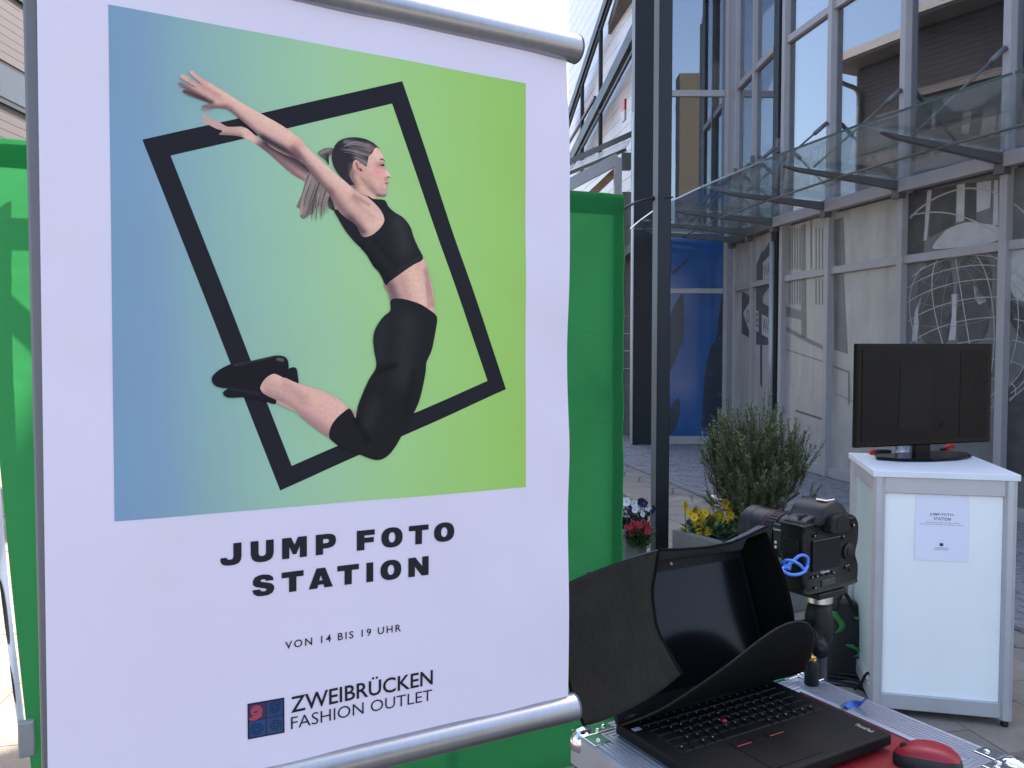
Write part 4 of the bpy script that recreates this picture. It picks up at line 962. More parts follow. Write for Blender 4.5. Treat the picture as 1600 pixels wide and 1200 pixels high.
# white side flap with black print, and a plate at its foot
M_flap = mat('white_flap_fabric', (.72, .71, .72), .7, 0, .05, 6)
def fl(a, c):
    z = .42 + (GH - .45) * c; p = gpt(GW, z); return p + GD * (.004 + .03 * a * (.35 + .65 * math.sin(math.pi * min(1, c * 1.6) * .5))) + GN * (.01 + .012 * math.sin(a * 3 + z * 9))
flap = MB().grid(fl, 5, 60).build('side_flap', M_flap, bd, smooth=True)
for c0, c1, a0 in ((.10, .16, .75), (.2, .3, .6), (.34, .46, .7), (.5, .62, .65)):
    lp = smooth_loop([(a0, c0), (1, c0 + .01), (1, c1), (a0 + .1, c1 - .01), (a0 - .1, (c0 + c1) / 2)], 3)
    fill([lp], lambda a, c: fl(min(a, 1), c) + GN * .003, None, 'printed_patch', mat('flap_black_print', (.02, .02, .022), .6, 0, .1, 8), flap)
MB().obox(fp(1.945, .485, -.03), GD * .02, GN * .012, ZUP * .05).build('foot_plate', mat('grey_clamp', (.28, .28, .27), .5, .3, .15, 8), bd, bevel=.005)
rope = thing('tension_cord', at(1018, 312, 5.9), 'thin black cord tied from the backdrop corner to the steel post', 'cord')
MB().tube(spline([fp(.0, 2.075, .02), at(1000, 314, 4.6), at(1020, 310, 5.97), at(1040, 309.5, 5.98), at(1052, 308, 5.98)], 6), .006, 6).build('cord', M_black_rubber, rope, smooth=True)
MB().lathe([(.0, -.02), (.016, -.008), (.016, .01), (0, .02)], at(1020, 310, 5.965), n=8).build('knot', M_black_rubber, rope, smooth=True)
# ================================================================== KIOSK, SCREEN AND WHAT LIES ON IT
kz = 1.05
K0 = gnd(1366, 735, kz); K0.z = 0
kf, ks = V3((math.cos(R(13)), -math.sin(R(13)), 0)), V3((math.sin(R(13)), math.cos(R(13)), 0))
KW, KD = .55, .61
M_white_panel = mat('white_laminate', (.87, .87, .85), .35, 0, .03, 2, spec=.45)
M_side_panel = mat('laminate_green_bounce', (.50, .58, .53), .38, 0, .03, 3, spec=.45)  # green light bounced off the backdrop is put into the panel colour
kio = thing('display_counter', K0 + kf * KW / 2 + ks * KD / 2, 'white panel display counter with aluminium corner posts under the screen', 'counter')
def kp(a, b, z): return K0 + kf * a + ks * b + ZUP * z
for a, b in ((.025, .025), (KW - .025, .025), (.025, KD - .025), (KW - .025, KD - .025)):
    MB().lathe([(.026, .03), (.026, kz - .026)], kp(a, b, 0), n=8).build('corner_post', M_alu_matt, kio)
    MB().lathe([(.012, 0), (.016, .008), (.01, .03)], kp(a, b, 0), n=10).build('foot', M_black_plastic, kio)
def kpanel(a0, b0, a1, b1, z0, z1, th, m, nm, bev=.0):
    c = (kp(a0, b0, 0) + kp(a1, b1, 0)) / 2; d = kp(a1, b1, 0) - kp(a0, b0, 0); n = V3((-d.y, d.x, 0)).normalized()
    return MB().obox(c + ZUP * (z0 + z1) / 2, d / 2, n * th / 2, ZUP * (z1 - z0) / 2).build(nm, m, kio, bevel=bev)
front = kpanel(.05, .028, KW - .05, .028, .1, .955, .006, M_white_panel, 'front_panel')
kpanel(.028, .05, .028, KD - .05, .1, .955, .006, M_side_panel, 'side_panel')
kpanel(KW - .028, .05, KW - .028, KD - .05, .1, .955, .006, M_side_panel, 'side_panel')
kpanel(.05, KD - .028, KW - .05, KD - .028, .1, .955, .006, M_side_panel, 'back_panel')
for z0, z1 in ((.035, .1), (.955, kz - .026)):
    kpanel(.046, .024, KW - .046, .024, z0, z1, .024, M_alu_matt, 'rail', .003); kpanel(.024, .046, .024, KD - .046, z0, z1, .024, M_alu_matt, 'rail', .003)
    kpanel(KW - .024, .046, KW - .024, KD - .046, z0, z1, .024, M_alu_matt, 'rail', .003); kpanel(.046, KD - .024, KW - .046, KD - .024, z0, z1, .024, M_alu_matt, 'rail', .003)
MB().obox(kp(KW / 2, KD / 2, kz - .013), kf * (KW / 2 + .004), ks * (KD / 2 + .004), ZUP * .013).build('top_board', mat('white_top_board', (.74, .75, .78), .4, 0, .03, 4), kio, bevel=.002)
# paper notice on the front
PQ = kp(0, .0238, 0); pn_ = -ks
def nf(px, py): return onplane(px, py, PQ + pn_ * .0, ks)
c = nf(1471.5, 822); sw, sh = .102, .146
sgn2 = thing('paper_notice', c, 'white paper notice with a small printed heading taped to the counter front', 'notice')
def nt_(u, v, lift=0): return c + kf * u + ZUP * v + pn_ * (.0012 + lift + .0006 * math.sin(u * 30 + v * 20))
MB().grid(lambda s, t: nt_((s * 2 - 1) * sw, (t * 2 - 1) * sh), 10, 14).build('paper', mat('notice_paper', (.78, .76, .86), .6, 0, .01, 4), sgn2, smooth=True)
M_nt = mat('notice_ink', (.03, .035, .07), .5, 0, 0); M_nt2 = mat('notice_ink_small', (.12, .125, .16), .5, 0, 0)
for body, u0, u1, v0, v1, m in (('JUMP-FOTO-', -.047, .047, .041, .054, M_nt), ('STATION', -.031, .033, .024, .037, M_nt), ('Nutzung des Images auf eigene Gefahr', -.062, .068, .0115, .0165, M_nt2), ('Nutzung für Zwecke von unter-jährigen verboten', -.081, .083, .0035, .0085, M_nt2), ('ZWEIBRÜCKEN', -.027, .027, -.0945, -.089, M_nt2), ('FASHION OUTLET', -.027, .027, -.101, -.097, M_nt2)):
    lettering(body, lambda u, v: nt_(u, v, .0005), u0, u1, v0, v1, 'printed_line', m, sgn2, .012 if m is M_nt else .012, 1.1)
MB().add([nt_(-.007, -.084, .0005), nt_(.007, -.084, .0005), nt_(.007, -.0715, .0005), nt_(-.007, -.0715, .0005)], [(0, 1, 2, 3)]).build('printed_emblem', M_nt, sgn2)
# television
td = V3((math.cos(R(19)), math.sin(R(19)), 0)); tn = V3((math.sin(R(19)), -math.cos(R(19)), 0))
tc_ = at(1449, 616.5, 3.86); TW, TH = .40, .236
tv = thing('flat_screen', V3((tc_.x, tc_.y, kz)), 'black flat screen television standing on the white counter', 'television')
M_gloss = mat('glossy_black_plastic', (.005, .005, .006), .2, 0, .1, 8, spec=.12)
MB().obox(tc_ - tn * .02, td * TW, tn * .014, ZUP * TH).build('housing', M_gloss, tv, bevel=.006)
MB().obox(tc_ - tn * .05, td * TW * .8, tn * .018, ZUP * TH * .75).build('rear_bulge', M_black_plastic, tv, bevel=.01)
M_scr = mat('dark_display', (.007, .0072, .009), .25, 0, .35, 2.5, spec=.1)
scr = MB().obox(tc_ - tn * .005, td * (TW - .028), tn * .0015, ZUP * (TH - .025)).build('display', M_scr, tv)
def tf(u, v, l=0): return tc_ + td * u + ZUP * v - tn * (.0031 - l)
for nm, lp, cc in (('displayed_field', [(-.165, -.16), (.02, -.17), (.03, .13), (-.155, .14)], (.0095, .0098, .0115)), ('displayed_field', [(.2, -.205), (.37, -.205), (.37, .205), (.2, .205)], (.0045, .0046, .006)), ('displayed_shape', [(.085, -.16), (.115, -.16), (.115, -.125), (.085, -.125)], (.004, .0042, .0055))):
    fill([lp], lambda u, v: tf(u, v, .0012), None, nm, mat('display_%s' % len(MATS), cc, .25, 0, .2, 6, spec=.1), scr)
MB().obox(V3((tc_.x, tc_.y, 0)) - tn * .03 + ZUP * (kz + .05), td * .045, tn * .012, ZUP * .045).build('neck', M_gloss, tv, bevel=.004)
bc = V3((tc_.x, tc_.y, 0)) - tn * .0
MB().prism([bc + td * x + tn * y + ZUP * (kz + .004) for x, y in ((-.27, -.02), (-.2, .07), (-.08, .115), (.08, .115), (.2, .07), (.27, -.02), (.2, -.11), (-.2, -.11))], ZUP * .012).build('base', M_gloss, tv, bevel=.003)
# things left on the counter beside the screen's foot
def ontop(px, py): return gnd(px, py, kz)
p = ontop(1358, 711)
sd = thing('screwdriver', p, 'red and black handled screwdriver lying behind the screen foot', 'screwdriver')
ax = V3((.98, .12, 0)).normalized()
MB().lathe([(.004, 0), (.011, .004), (.013, .015), (.011, .03)], p + ZUP * .014, ax, 12).build('handle_end', mat('red_plastic', (.5, .02, .02), .35, 0, .05, 10), sd, smooth=True)
MB().lathe([(.011, .03), (.013, .05), (.012, .09), (.009, .11)], p + ZUP * .014, ax, 12).build('handle', M_black_plastic, sd, smooth=True)
MB().lathe([(.0035, .11), (.0035, .2)], p + ZUP * .014, ax, 8).build('shaft', M_chrome, sd)
p = ontop(1410, 710)
cup = thing('plastic_cup', p, 'clear plastic cup under the lower edge of the screen', 'cup')
MB().lathe([(.03, .002), (.036, .075), (.0365, .078), (.0345, .078), (.0285, .004), (.0, .004)], p, n=24).build('cup_wall', mat_glass('clear_plastic', .1, (.85, .87, .88), .05), cup, smooth=True)
p = ontop(1478, 706)
clamp = thing('red_clamp', p, 'small red plastic clamp leaning behind the screen foot', 'clamp')
MB().tube([p + ZUP * .012, p + V3((.03, .02, .03)), p + V3((.055, .03, .02))], [.012, .014, .008], 10).build('grip', mat('red_plastic', (.5, .02, .02)), clamp, smooth=True)
MB().tube([p + V3((-.03, .0, .012)), p + ZUP * .014], [.006, .008], 8).build('jaw', M_black_plastic, clamp, smooth=True)

# ================================================================== FLIGHT CASE AND LAPTOP
cz_ = .965
cw, cf_ = V3((.866, .5, 0)), V3((.5, -.866, 0))
CBR = V3((.53, 1.525, 0)); CWD, CDP = .505, .415
def cp(a, b, z): return CBR - cw * a + cf_ * b + ZUP * z         # a from right edge to left, b from back to front
case = thing('flight_case', cp(CWD / 2, CDP / 2, 0), 'tall flight case with ribbed aluminium edges and red top carrying the laptop', 'flight case')
M_case = mat('black_case_laminate', (.015, .015, .017), .5, 0, .15, 20, .2, 300)
M_red = mat('red_case_top', (.2, .008, .012), .45, 0, .12, 30, .12, 200)
M_rim = mat('ribbed_aluminium', (.40, .41, .46), .38, .6, .06, 12)
MB().obox(cp(CWD / 2, CDP / 2, .52), cw * (CWD / 2 - .004), cf_ * (CDP / 2 - .004), ZUP * .42).build('body', M_case, case)
MB().obox(cp(CWD / 2, CDP / 2, cz_ - .012), cw * (CWD / 2 - .068), cf_ * (CDP / 2 - .068), ZUP * .008).build('top_field', M_red, case)
def rim(a0, b0, a1, b1):                       # extruded profile with fine ribs, mitred at the corners
    p0, p1 = V3((a0, b0)), V3((a1, b1)); d = (p1 - p0).normalized(); n = V3((-d.y, d.x)); mid = V3((CWD / 2, CDP / 2))
    if (mid - p0).dot(n) < 0: n = -n
    L_ = (p1 - p0).length; K = 8; mb = MB(); vs = []
    prof = [(-.001, -.05), (-.001, -.004), (.003, 0)]
    for k in range(K): prof += [(.006 + k * .008, -.0022), (.006 + k * .008 + .0012, .0006), (.006 + k * .008 + .0062, .0006)]
    prof += [(.072, -.002), (.072, -.012)]
    for x, z in prof:
        m = max(0, x)
        for e in (m, L_ - m):
            q = p0 + d * e + n * x; vs.append(cp(q.x, q.y, cz_ + z))
    mb.add(vs, [(2 * i, 2 * i + 1, 2 * i + 3, 2 * i + 2) for i in range(len(prof) - 1)])
    mb.build('edge_profile', M_rim, case)
rim(0, 0, 0, CDP); rim(CWD, 0, CWD, CDP); rim(0, 0, CWD, 0); rim(0, CDP, CWD, CDP)
for a, b in ((0, 0), (CWD, 0), (0, CDP), (CWD, CDP)):
    sa = 1 if a == 0 else -1; sb = 1 if b == 0 else -1
    q = cp(a + sa * .012, b + sb * .012, cz_ - .012)
    co = MB().lathe([(0.0, .021), (.012, .018), (.019, .009), (.021, 0), (.019, -.012), (.008, -.02)], q, n=20).build('corner_ball', M_chrome, case, smooth=True)
    for (x0, x1, y0, y1) in ((.0, .062, .0, .03), (.0, .03, .03, .062)):
        MB().obox(cp(a + sa * (x0 + x1) / 2, b + sb * (y0 + y1) / 2, cz_ + .0018), cw * (x1 - x0) / 2, cf_ * (y1 - y0) / 2, ZUP * .0011).build('corner_plate', M_chrome, co, bevel=.001)
    for x, y in ((.05, .015), (.015, .05), (.034, .022)):
        MB().lathe([(.0045, 0), (.0035, .002), (0, .0028)], cp(a + sa * x, b + sb * y, cz_ + .0029), n=10).build('rivet', M_chrome, co, smooth=True)
for a, b in ((.06, .06), (CWD - .06, .06), (.06, CDP - .06), (CWD - .06, CDP - .06)):
    MB().tube([cp(a, b, .045) - cw * .015, cp(a, b, .045) + cw * .015], .045, 20).build('castor', M_black_rubber, case, smooth=False)
    MB().obox(cp(a, b, .093), cw * .03, cf_ * .03, ZUP * .006).build('castor_plate', M_chrome, case)
# laptop
lz = .986
lw_, lb_ = V3((.867, .498, 0)), V3((-.498, .867, 0))
LFR = gnd(1394, 1146, lz); LFR.z = 0
LW, LD = .336, .236
lap = thing('laptop', LFR - lw_ * LW / 2 + lb_ * LD / 2 + ZUP * .968, 'black laptop with red pointing stick open on the flight case', 'laptop')
M_lap = mat('soft_black_laptop', (.0042, .0046, .0056), .55, 0, .12, 60, .1, 600, spec=.22)
def lp_(a, b, z=0): return LFR - lw_ * (LW - a) + lb_ * b + ZUP * (lz + z)      # a from left, b from front edge
MB().prism([lp_(a, b, -.018) for a, b in ((0, 0), (LW, 0), (LW, LD), (0, LD))], ZUP * .018).build('base', M_lap, lap, bevel=.003)
MB().prism([lp_(a, b, .0002) for a, b in ((.022, .108), (LW - .022, .108), (LW - .022, .218), (.022, .218))], ZUP * .0006).build('keyboard_well', mat('key_well', (.003, .003, .0035), .6, 0, .1, 50), lap)
M_key = mat('black_key', (.004, .0043, .005), .5, 0, .1, 90, spec=.2)
km = {}
def keymesh(w):
    if w not in km:
        t = .0085; x = w / 2
        vs = [(-x, -t, 0), (x, -t, 0), (x, t, 0), (-x, t, 0), (-x + .0012, -t + .001, .0022), (x - .0012, -t + .001, .0022), (x - .0012, t - .001, .0022), (-x + .0012, t - .001, .0022)]
        me = bpy.data.meshes.new('key'); me.from_pydata([tuple(lw_ * a + lb_ * b + ZUP * c_) for a, b, c_ in vs], [], [(0, 1, 5, 4), (1, 2, 6, 5), (2, 3, 7, 6), (3, 0, 4, 7), (4, 5, 6, 7)]); me.materials.append(M_key); km[w] = me
    return km[w]
M_leg = mat('key_legend', (.5, .5, .52), .5, 0, 0)
legend = MB()
rows_ = [[.0165] * 17, [.017] * 13 + [.0365], [.026] + [.017] * 12 + [.0275], [.030] + [.017] * 12 + [.0235], [.025] + [.017] * 11 + [.046], [.017, .021, .017, .017, .096, .017, .017, .017, .017, .017, .017]]
for r_i, rw in enumerate(rows_):
    y = .209 - r_i * .0186; tot = sum(rw); gap = (LW - .05 - tot) / (len(rw) - 1); x = .025
    for w in rw:
        k_ = link('key', keymesh(w), lap); c_ = lp_(x + w / 2, y, .0008) - lap.location; k_.location = c_
        if w < .02:
            g = lp_(x + w / 2 - .003, y + .003, .0033); legend.add([g, g + lw_ * .0016, g + lw_ * .0016 + lb_ * .0026, g + lb_ * .0026], [(0, 1, 2, 3)])
        x += w + gap
legend.build('key_legends', M_leg, lap)['kind'] = 'stuff'
nub = lp_(.143, .1505, .002)
MB().lathe([(.0035, 0), (.0042, .0022), (.0036, .0034), (0, .0038)], nub, n=14).build('pointing_stick', mat('pointer_red', (.45, .02, .03), .5, 0, .05, 20), lap, smooth=True)
MB().prism([lp_(a, b, .0003) for a, b in ((.10, .012), (.20, .012), (.20, .078), (.10, .078))], ZUP * .0005).build('touchpad', M_key, lap)
for a0, a1 in ((.1, .134), (.136, .164), (.166, .2)):
    MB().prism([lp_(a, b, .0004) for a, b in ((a0, .081), (a1, .081), (a1, .097), (a0, .097))], ZUP * .001).build('touchpad_button', M_key, lap, bevel=.0004)
M_rl = mat('red_button_line', (.32, .045, .055), .5, 0, 0)
for a0, a1 in ((.103, .131), (.169, .197)):
    MB().prism([lp_(a, b, .0015) for a, b in ((a0, .0815), (a1, .0815), (a1, .0835), (a0, .0835))], ZUP * .0004).build('red_line', M_rl, lap)
def lt(u, v): return lp_(.322 - v, .028 + u, .0004)
lettering('ThinkPad', lambda u, v: lp_(.3105 + v, .0475 - u, .0005), 0, .030, 0, .0085, 'logo_letters', mat('silver_print', (.55, .55, .56), .4, .5, 0), lap, .01)
# sticker by the hinge
MB().prism([lp_(a, b, .0004) for a, b in ((.006, .196), (.02, .196), (.02, .205), (.006, .205))], ZUP * .0004).build('sticker', mat('sticker_grey', (.4, .42, .47), .5, 0, 0), lap)
# lid
TL_ = R(20)
lup = ZUP * math.cos(TL_) + lb_ * math.sin(TL_); ln = -lb_ * math.cos(TL_) + ZUP * math.sin(TL_)
LHT = .226
def ld(a, h, d=0.0): return lp_(0, LD - .006, .004) + lw_ * (LW * a) + lup * (LHT * h) + ln * d
MB().prism([ld(0, -.02, -.008), ld(1, -.02, -.008), ld(1, 1, -.008), ld(0, 1, -.008)], ln * .008).build('lid', M_lap, lap, bevel=.0005)
bz = MB()
scrn = MB().prism([ld(.035, .1, .0002), ld(.965, .1, .0002), ld(.965, .92, .0002), ld(.035, .92, .0002)], ln * .0006).build('display', mat('laptop_display', (.005, .0055, .0065), .16, 0, .15, 3, spec=.15), lap)
MB().lathe([(.0026, 0), (.0026, .0008)], ld(.5, .965, .0002), ln, 10).build('webcam', mat('webcam_lens', (.3, .3, .3), .2, 0, 0), lap)
for a in (.08, .92): MB().tube([ld(a - .04, .0, -.004), ld(a + .04, .0, -.004)], .006, 12).build('hinge', M_black_plastic, lap, smooth=True)
# sun hood around the lid
hood = thing('laptop_sun_hood', ld(.5, 0) - ZUP * .0, 'black fabric sun hood clipped around the laptop lid', 'sun hood')
def weave(name, col):
    m = mat(name, col, .85, 0, .2, 25, 0, spec=.12)
    nt = m.node_tree; b = nt.nodes['Principled BSDF']; tc = nt.nodes.new('ShaderNodeTexCoord')
    mp = nt.nodes.new('ShaderNodeMapping'); mp.inputs['Rotation'].default_value = (0, 0, R(-30)); nt.links.new(tc.outputs['Object'], mp.inputs[0])
    ck = nt.nodes.new('ShaderNodeTexVoronoi'); ck.inputs['Scale'].default_value = 210; ck.inputs['Randomness'].default_value = .15
    nt.links.new(mp.outputs[0], ck.inputs['Vector'])
    bp = nt.nodes.new('ShaderNodeBump'); bp.inputs['Strength'].default_value = .6; bp.inputs['Distance'].default_value = .002
    mr = nt.nodes.new('ShaderNodeMapRange'); mr.inputs['From Max'].default_value = .6; mr.inputs['To Min'].default_value = 1.12; mr.inputs['To Max'].default_value = .85
    nt.links.new(ck.outputs[0], mr.inputs[0])
    src = b.inputs['Base Color'].links[0].from_socket; m2 = nt.nodes.new('ShaderNodeMix'); m2.data_type = 'RGBA'; m2.blend_type = 'MULTIPLY'; m2.inputs[0].default_value = 1
    nt.links.new(src, m2.inputs[6]); nt.links.new(mr.outputs[0], m2.inputs[7]); nt.links.new(m2.outputs[2], b.inputs['Base Color'])
    nt.links.new(ck.outputs[0], bp.inputs['Height']); nt.links.new(bp.outputs[0], b.inputs['Normal'])
    return m
M_h1 = weave('hood_mesh_outer', (.029, .027, .0235)); M_h2 = weave('hood_inner_black', (.0028, .0028, .0034)); M_h3 = mat('hood_top_sheen', (.06, .075, .09), .3, 0, .3, 14, .1, 60, spec=.6)  # top flap: blue-grey lit sheen put into the colour of the black fabric
def left_panel(s, t):
    d = (.20 - .05 * math.sin(math.pi * (.12 + .8 * t))) * s
    a = -.01 - (.17 + .05 * math.sin(math.pi * t)) * (1 - s) ** 1.6 - .02 * math.sin(math.pi * t) * math.sin(math.pi * s)
    r = .0035 * noise.noise(V3((s * 5, t * 4, 2)))
    lo = -.03 + .33 * s ** 1.2
    hi = 1.035 - .10 * (1 - s) ** 2.2; lo = lo + .06 * (1 - s) ** 2
    return ld(a, lo + (hi - lo) * t, d) + lw_ * r
lpn = MB().grid(left_panel, 26, 26).build('left_panel', M_h1, hood, smooth=True, solid=.0016)
MB().tube([left_panel(1, t / 24) for t in range(25)], .0022, 6).build('piping', M_h2, lpn, smooth=True)
MB().tube([left_panel(0, t / 24) for t in range(25)], .0026, 6).build('piping', M_h2, lpn, smooth=True)
MB().lathe([(.006, 0), (.005, .002), (0, .003)], left_panel(.08, .72) - lw_ * .0025, -lw_, 12).build('snap', M_chrome, lpn, smooth=True)
edge_c = spline([(-.012, -.02, .01), (.12, .05, .06), (.35, .22, .115), (.62, .38, .135), (.82, .42, .13), (.98, .36, .112), (1.05, .2, .085), (1.06, .04, .05)], 6)
def bottom_flap(s, t):
    i = t * (len(edge_c) - 1); k = min(int(i), len(edge_c) - 2); e = edge_c[k].lerp(edge_c[k + 1], i - k)
    a0 = -.01 + 1.03 * t
    a = a0 + (e.x - a0) * s; h = -.01 + (e.y + .01) * s ** 1.3; d = e.z * math.sin(s * math.pi / 2)
    return ld(a, h, d + .004)
bfl = MB().grid(bottom_flap, 14, 40).build('bottom_flap', M_h2, hood, smooth=True, solid=.0016)
MB().tube([bottom_flap(1, t / 40) for t in range(41)], .0018, 6).build('piping', M_h1, bfl, smooth=True)
def top_flap(s, t):                          # t along the lid, s forward
    d = (.19 - .125 * t - .01 * math.sin(math.pi * t)) * s
    h = .992 + (.05 - .02 * t) * s + .10 * max(0, t - .62) * s * (2.2 * t) + .11 * math.sin(math.pi * s) ** 1.2 * max(0, t - .3) ** 1.3 + .012 * math.sin(s * 3.1 + t * 5) + .006 * noise.noise(V3((s * 4, t * 6, 8)))
    return ld(-.01 + 1.03 * t - .17 * (1 - s) ** 1.6 * max(0, 1 - t * 2.2) ** 2, h - .10 * (1 - s) ** 2.2 * max(0, 1 - t * 2.2) ** 2, d)
tfl = MB().grid(top_flap, 16, 30).build('top_flap', M_h3, hood, smooth=True, solid=.0016)
MB().tube([top_flap(1, t / 30) for t in range(31)], .0022, 6).build('piping', M_h2, tfl, smooth=True)
def right_panel(s, t):
    d = (.05 + .012 * t + .02 * math.sin(math.pi * t)) * s
    return ld(.988 + .027 * s + .01 * math.sin(math.pi * t) * s, .02 + 1.03 * t + .03 * s * t, d)
MB().grid(right_panel, 10, 20).build('right_panel', M_h2, hood, smooth=True, solid=.0016)

# mouse
mo = gnd(1449, 1183, .955 + .02)
md = V3((.9, -.436, 0)).normalized(); ms = V3((.436, .9, 0)).normalized(); mz = .9615
mouse = thing('computer_mouse', V3((mo.x, mo.y, mz)), 'red and black computer mouse on the red case top beside the laptop', 'mouse')
def mpt(u, v):                                # u angle round, v 0 bottom rim .. 1 top
    a = 2 * math.pi * u; rx = .050 * (1 - .0 * v); ry = .031 * (1 + .08 * math.cos(a))
    ca, sa = math.cos(a), math.sin(a); e = 2.6
    x = rx * math.copysign(abs(ca) ** (2 / e), ca); y = ry * math.copysign(abs(sa) ** (2 / e), sa) * (1 - .12 * abs(ca))
    k = math.cos(v * math.pi / 2) ** .55 if v < 1 else 0
    hgt = .033 * math.sin(v * math.pi / 2) ** .9 * (1 - .22 * ((x * k) / .05 - .15) ** 2 - (.12 if x < 0 else 0) * (x * k / .05) ** 2)
    bulge = 1 - .1 * (1 - v) * (1 - v)
    return V3((mo.x, mo.y, mz)) + md * (x * k * bulge) + ms * (y * k * bulge) + ZUP * hgt
MB().grid(lambda u, v: mpt(u, v * .40), 40, 10).build('side_shell', mat('mouse_black', (.012, .012, .014), .5, 0, .1, 40), mouse, smooth=True)
MB().grid(lambda u, v: mpt(u, .40 + .60 * v) + ZUP * .0004, 40, 10).build('top_shell', mat('mouse_red', (.25, .01, .02), .42, 0, .04, 30, spec=.4), mouse, smooth=True)
wq = V3((mo.x, mo.y, mz)) - md * .030 + ZUP * .0215
MB().tube([wq - ms * .0035, wq + ms * .0035], .0065, 16).build('scroll_wheel', M_black_rubber, mouse)
# little cylinder with brass collar, tapes
p = gnd(1268, 1069, cz_ + .001)
bot = thing('black_vial', p, 'small black cylinder with brass collar and clear tip on the case edge', 'vial')
MB().lathe([(.0115, 0), (.0125, .002), (.0125, .040), (.0115, .0425)], p, n=20).build('body', M_black_plastic, bot, auto=40)
MB().lathe([(.009, .0425), (.009, .046), (.0078, .047), (.0082, .05), (.0072, .052), (.0072, .056)], p, n=20).build('collar', mat('brass', (.6, .38, .12), .25, 1, .08, 60), bot, auto=40)
MB().lathe([(.0062, .056), (.0062, .066), (.0052, .068)], p, n=16).build('tip', mat('clear_tip', (.75, .74, .72), .2, .5, .1, 60), bot, auto=40)
q = [gnd(x, y, cz_ + .0025) for x, y in ((1188, 1057), (1222, 1049), (1236, 1058), (1205, 1067))]
MB().add([*q, *[v + ZUP * .0006 for v in q]], [(0, 1, 2, 3), (4, 5, 6, 7), (0, 1, 5, 4), (1, 2, 6, 5), (2, 3, 7, 6), (3, 0, 4, 7)]).build('green_tape', mat('green_tape', (.008, .32, .09), .6, 0, .06, 30), None, origin=q[0])
tag(bpy.data.objects['green_tape'], 'bright green tape strip on the rear corner of the case', 'tape')
ba = [gnd(1312, 1104, cz_ + .002), gnd(1330, 1098, cz_ + .004), gnd(1344, 1093, cz_ + .016), gnd(1348, 1093, cz_ + .022)]
bmb = MB().grid(lambda s, t: spline(ba, 4)[min(12, int(s * 12))] + lb_ * (-.013 * t * (1 - .5 * s)) + ZUP * (.004 * math.sin(6 * s + 3 * t)) + lw_ * .004 * t, 12, 3)
bo = bmb.build('blue_tape', mat('blue_tape', (.04, .12, .42), .6, 0, .1, 30), None, origin=ba[0], smooth=True, solid=.0005)
tag(bo, 'crumpled blue tape strip stuck across the ribbed case edge', 'tape')

# ================================================================== CAMERA ON TRIPOD
cr, cl = V3((math.cos(R(33)), math.sin(R(33)), 0)), V3((-math.sin(R(33)), math.cos(R(33)), 0))
CB = V3((.5135, 1.449, 1.122))
ph = thing('camera', CB + cr * .079 + cl * .03, 'large black photo camera seen from behind, mounted on the tripod', 'camera')
M_cam = mat('camera_magnesium', (.0042, .0046, .0054), .34, 0, .12, 60, .2, 700, spec=.34)
M_grip = mat('camera_leatherette', (.006, .006, .007), .7, 0, .15, 60, .6, 900, spec=.3)
def cb_(x, z, d=0.0): return CB + cr * x + ZUP * z + cl * d
sil = [(.004, .012), (.014, 0), (.146, .0), (.157, .008), (.158, .035), (.151, .052), (.150, .062), (.157, .085), (.158, .112), (.152, .124), (.135, .128), (.004, .128), (.0, .118), (.002, .07), (.001, .03)]
def loft(outline, rings, name, m):
    n = len(outline); cx = sum(p[0] for p in outline) / n; cz = sum(p[1] for p in outline) / n; vs = []
    for d, s in rings: vs += [cb_(cx + (x - cx) * s, cz + (z - cz) * s, d) for x, z in outline]
    fs = [(r * n + i, r * n + (i + 1) % n, (r + 1) * n + (i + 1) % n, (r + 1) * n + i) for r in range(len(rings) - 1) for i in range(n)]
    fs += [tuple(range(n)), tuple(reversed(range((len(rings) - 1) * n, len(rings) * n)))]
    return MB().add(vs, fs).build(name, m, ph, auto=50)
loft(smooth_loop(sil, 4), [(.001, .93), (-.0, .955), (.002, .985), (.006, 1), (.044, 1), (.05, .98), (.054, .94)], 'body', M_cam)
MB().prism([cb_(-.0012, z, d) for z, d in ((.03, .012), (.03, .044), (.1, .044), (.1, .012))], cr * .004).build('port_cover', M_black_rubber, ph, bevel=.001)
loft(smooth_loop([(.112, .008), (.152, .006), (.156, .03), (.151, .055), (.156, .09), (.152, .12), (.118, .122)], 4), [(.01, .98), (.05, .98), (.07, .95), (.08, .85), (.086, .65), (.088, .4)], 'grip', M_grip)
hump = smooth_loop([(.03, .122), (.04, .144), (.056, .158), (.078, .163), (.095, .160), (.110, .147), (.122, .13), (.124, .122)], 4)
loft(hump, [(-.006, .86), (-.005, .93), (.0, 1), (.03, 1), (.05, .96), (.064, .86), (.07, .7)], 'prism_housing', M_cam)
loft(smooth_loop([(.004, .124), (.008, .134), (.03, .139), (.05, .137), (.052, .124)], 4), [(.004, .9), (.008, 1), (.042, 1), (.048, .85)], 'left_shoulder', M_cam)
loft(smooth_loop([(.1, .124), (.104, .136), (.13, .134), (.15, .128), (.152, .118)], 4), [(.004, .9), (.008, 1), (.06, 1), (.074, .85)], 'right_shoulder', M_cam)
MB().prism([cb_(x, z, .004) for x, z in ((.064, .1625), (.09, .1625), (.09, .166), (.064, .166))], cl * .022).build('hot_shoe', M_chrome, ph, bevel=.001)
eye = MB().prism([cb_(x, z, -.018) for x, z in smooth_loop([(.058, .108), (.098, .108), (.103, .118), (.1, .136), (.078, .142), (.058, .137), (.053, .12)], 3)], cl * .02).build('eyecup', M_black_rubber, ph, bevel=.003)
MB().prism([cb_(x, z, -.019) for x, z in ((.066, .115), (.092, .115), (.092, .131), (.066, .131))], cl * .002).build('eyepiece_glass', mat('eyepiece_glass', (.01, .01, .014), .08, 0, 0, spec=.7), eye)
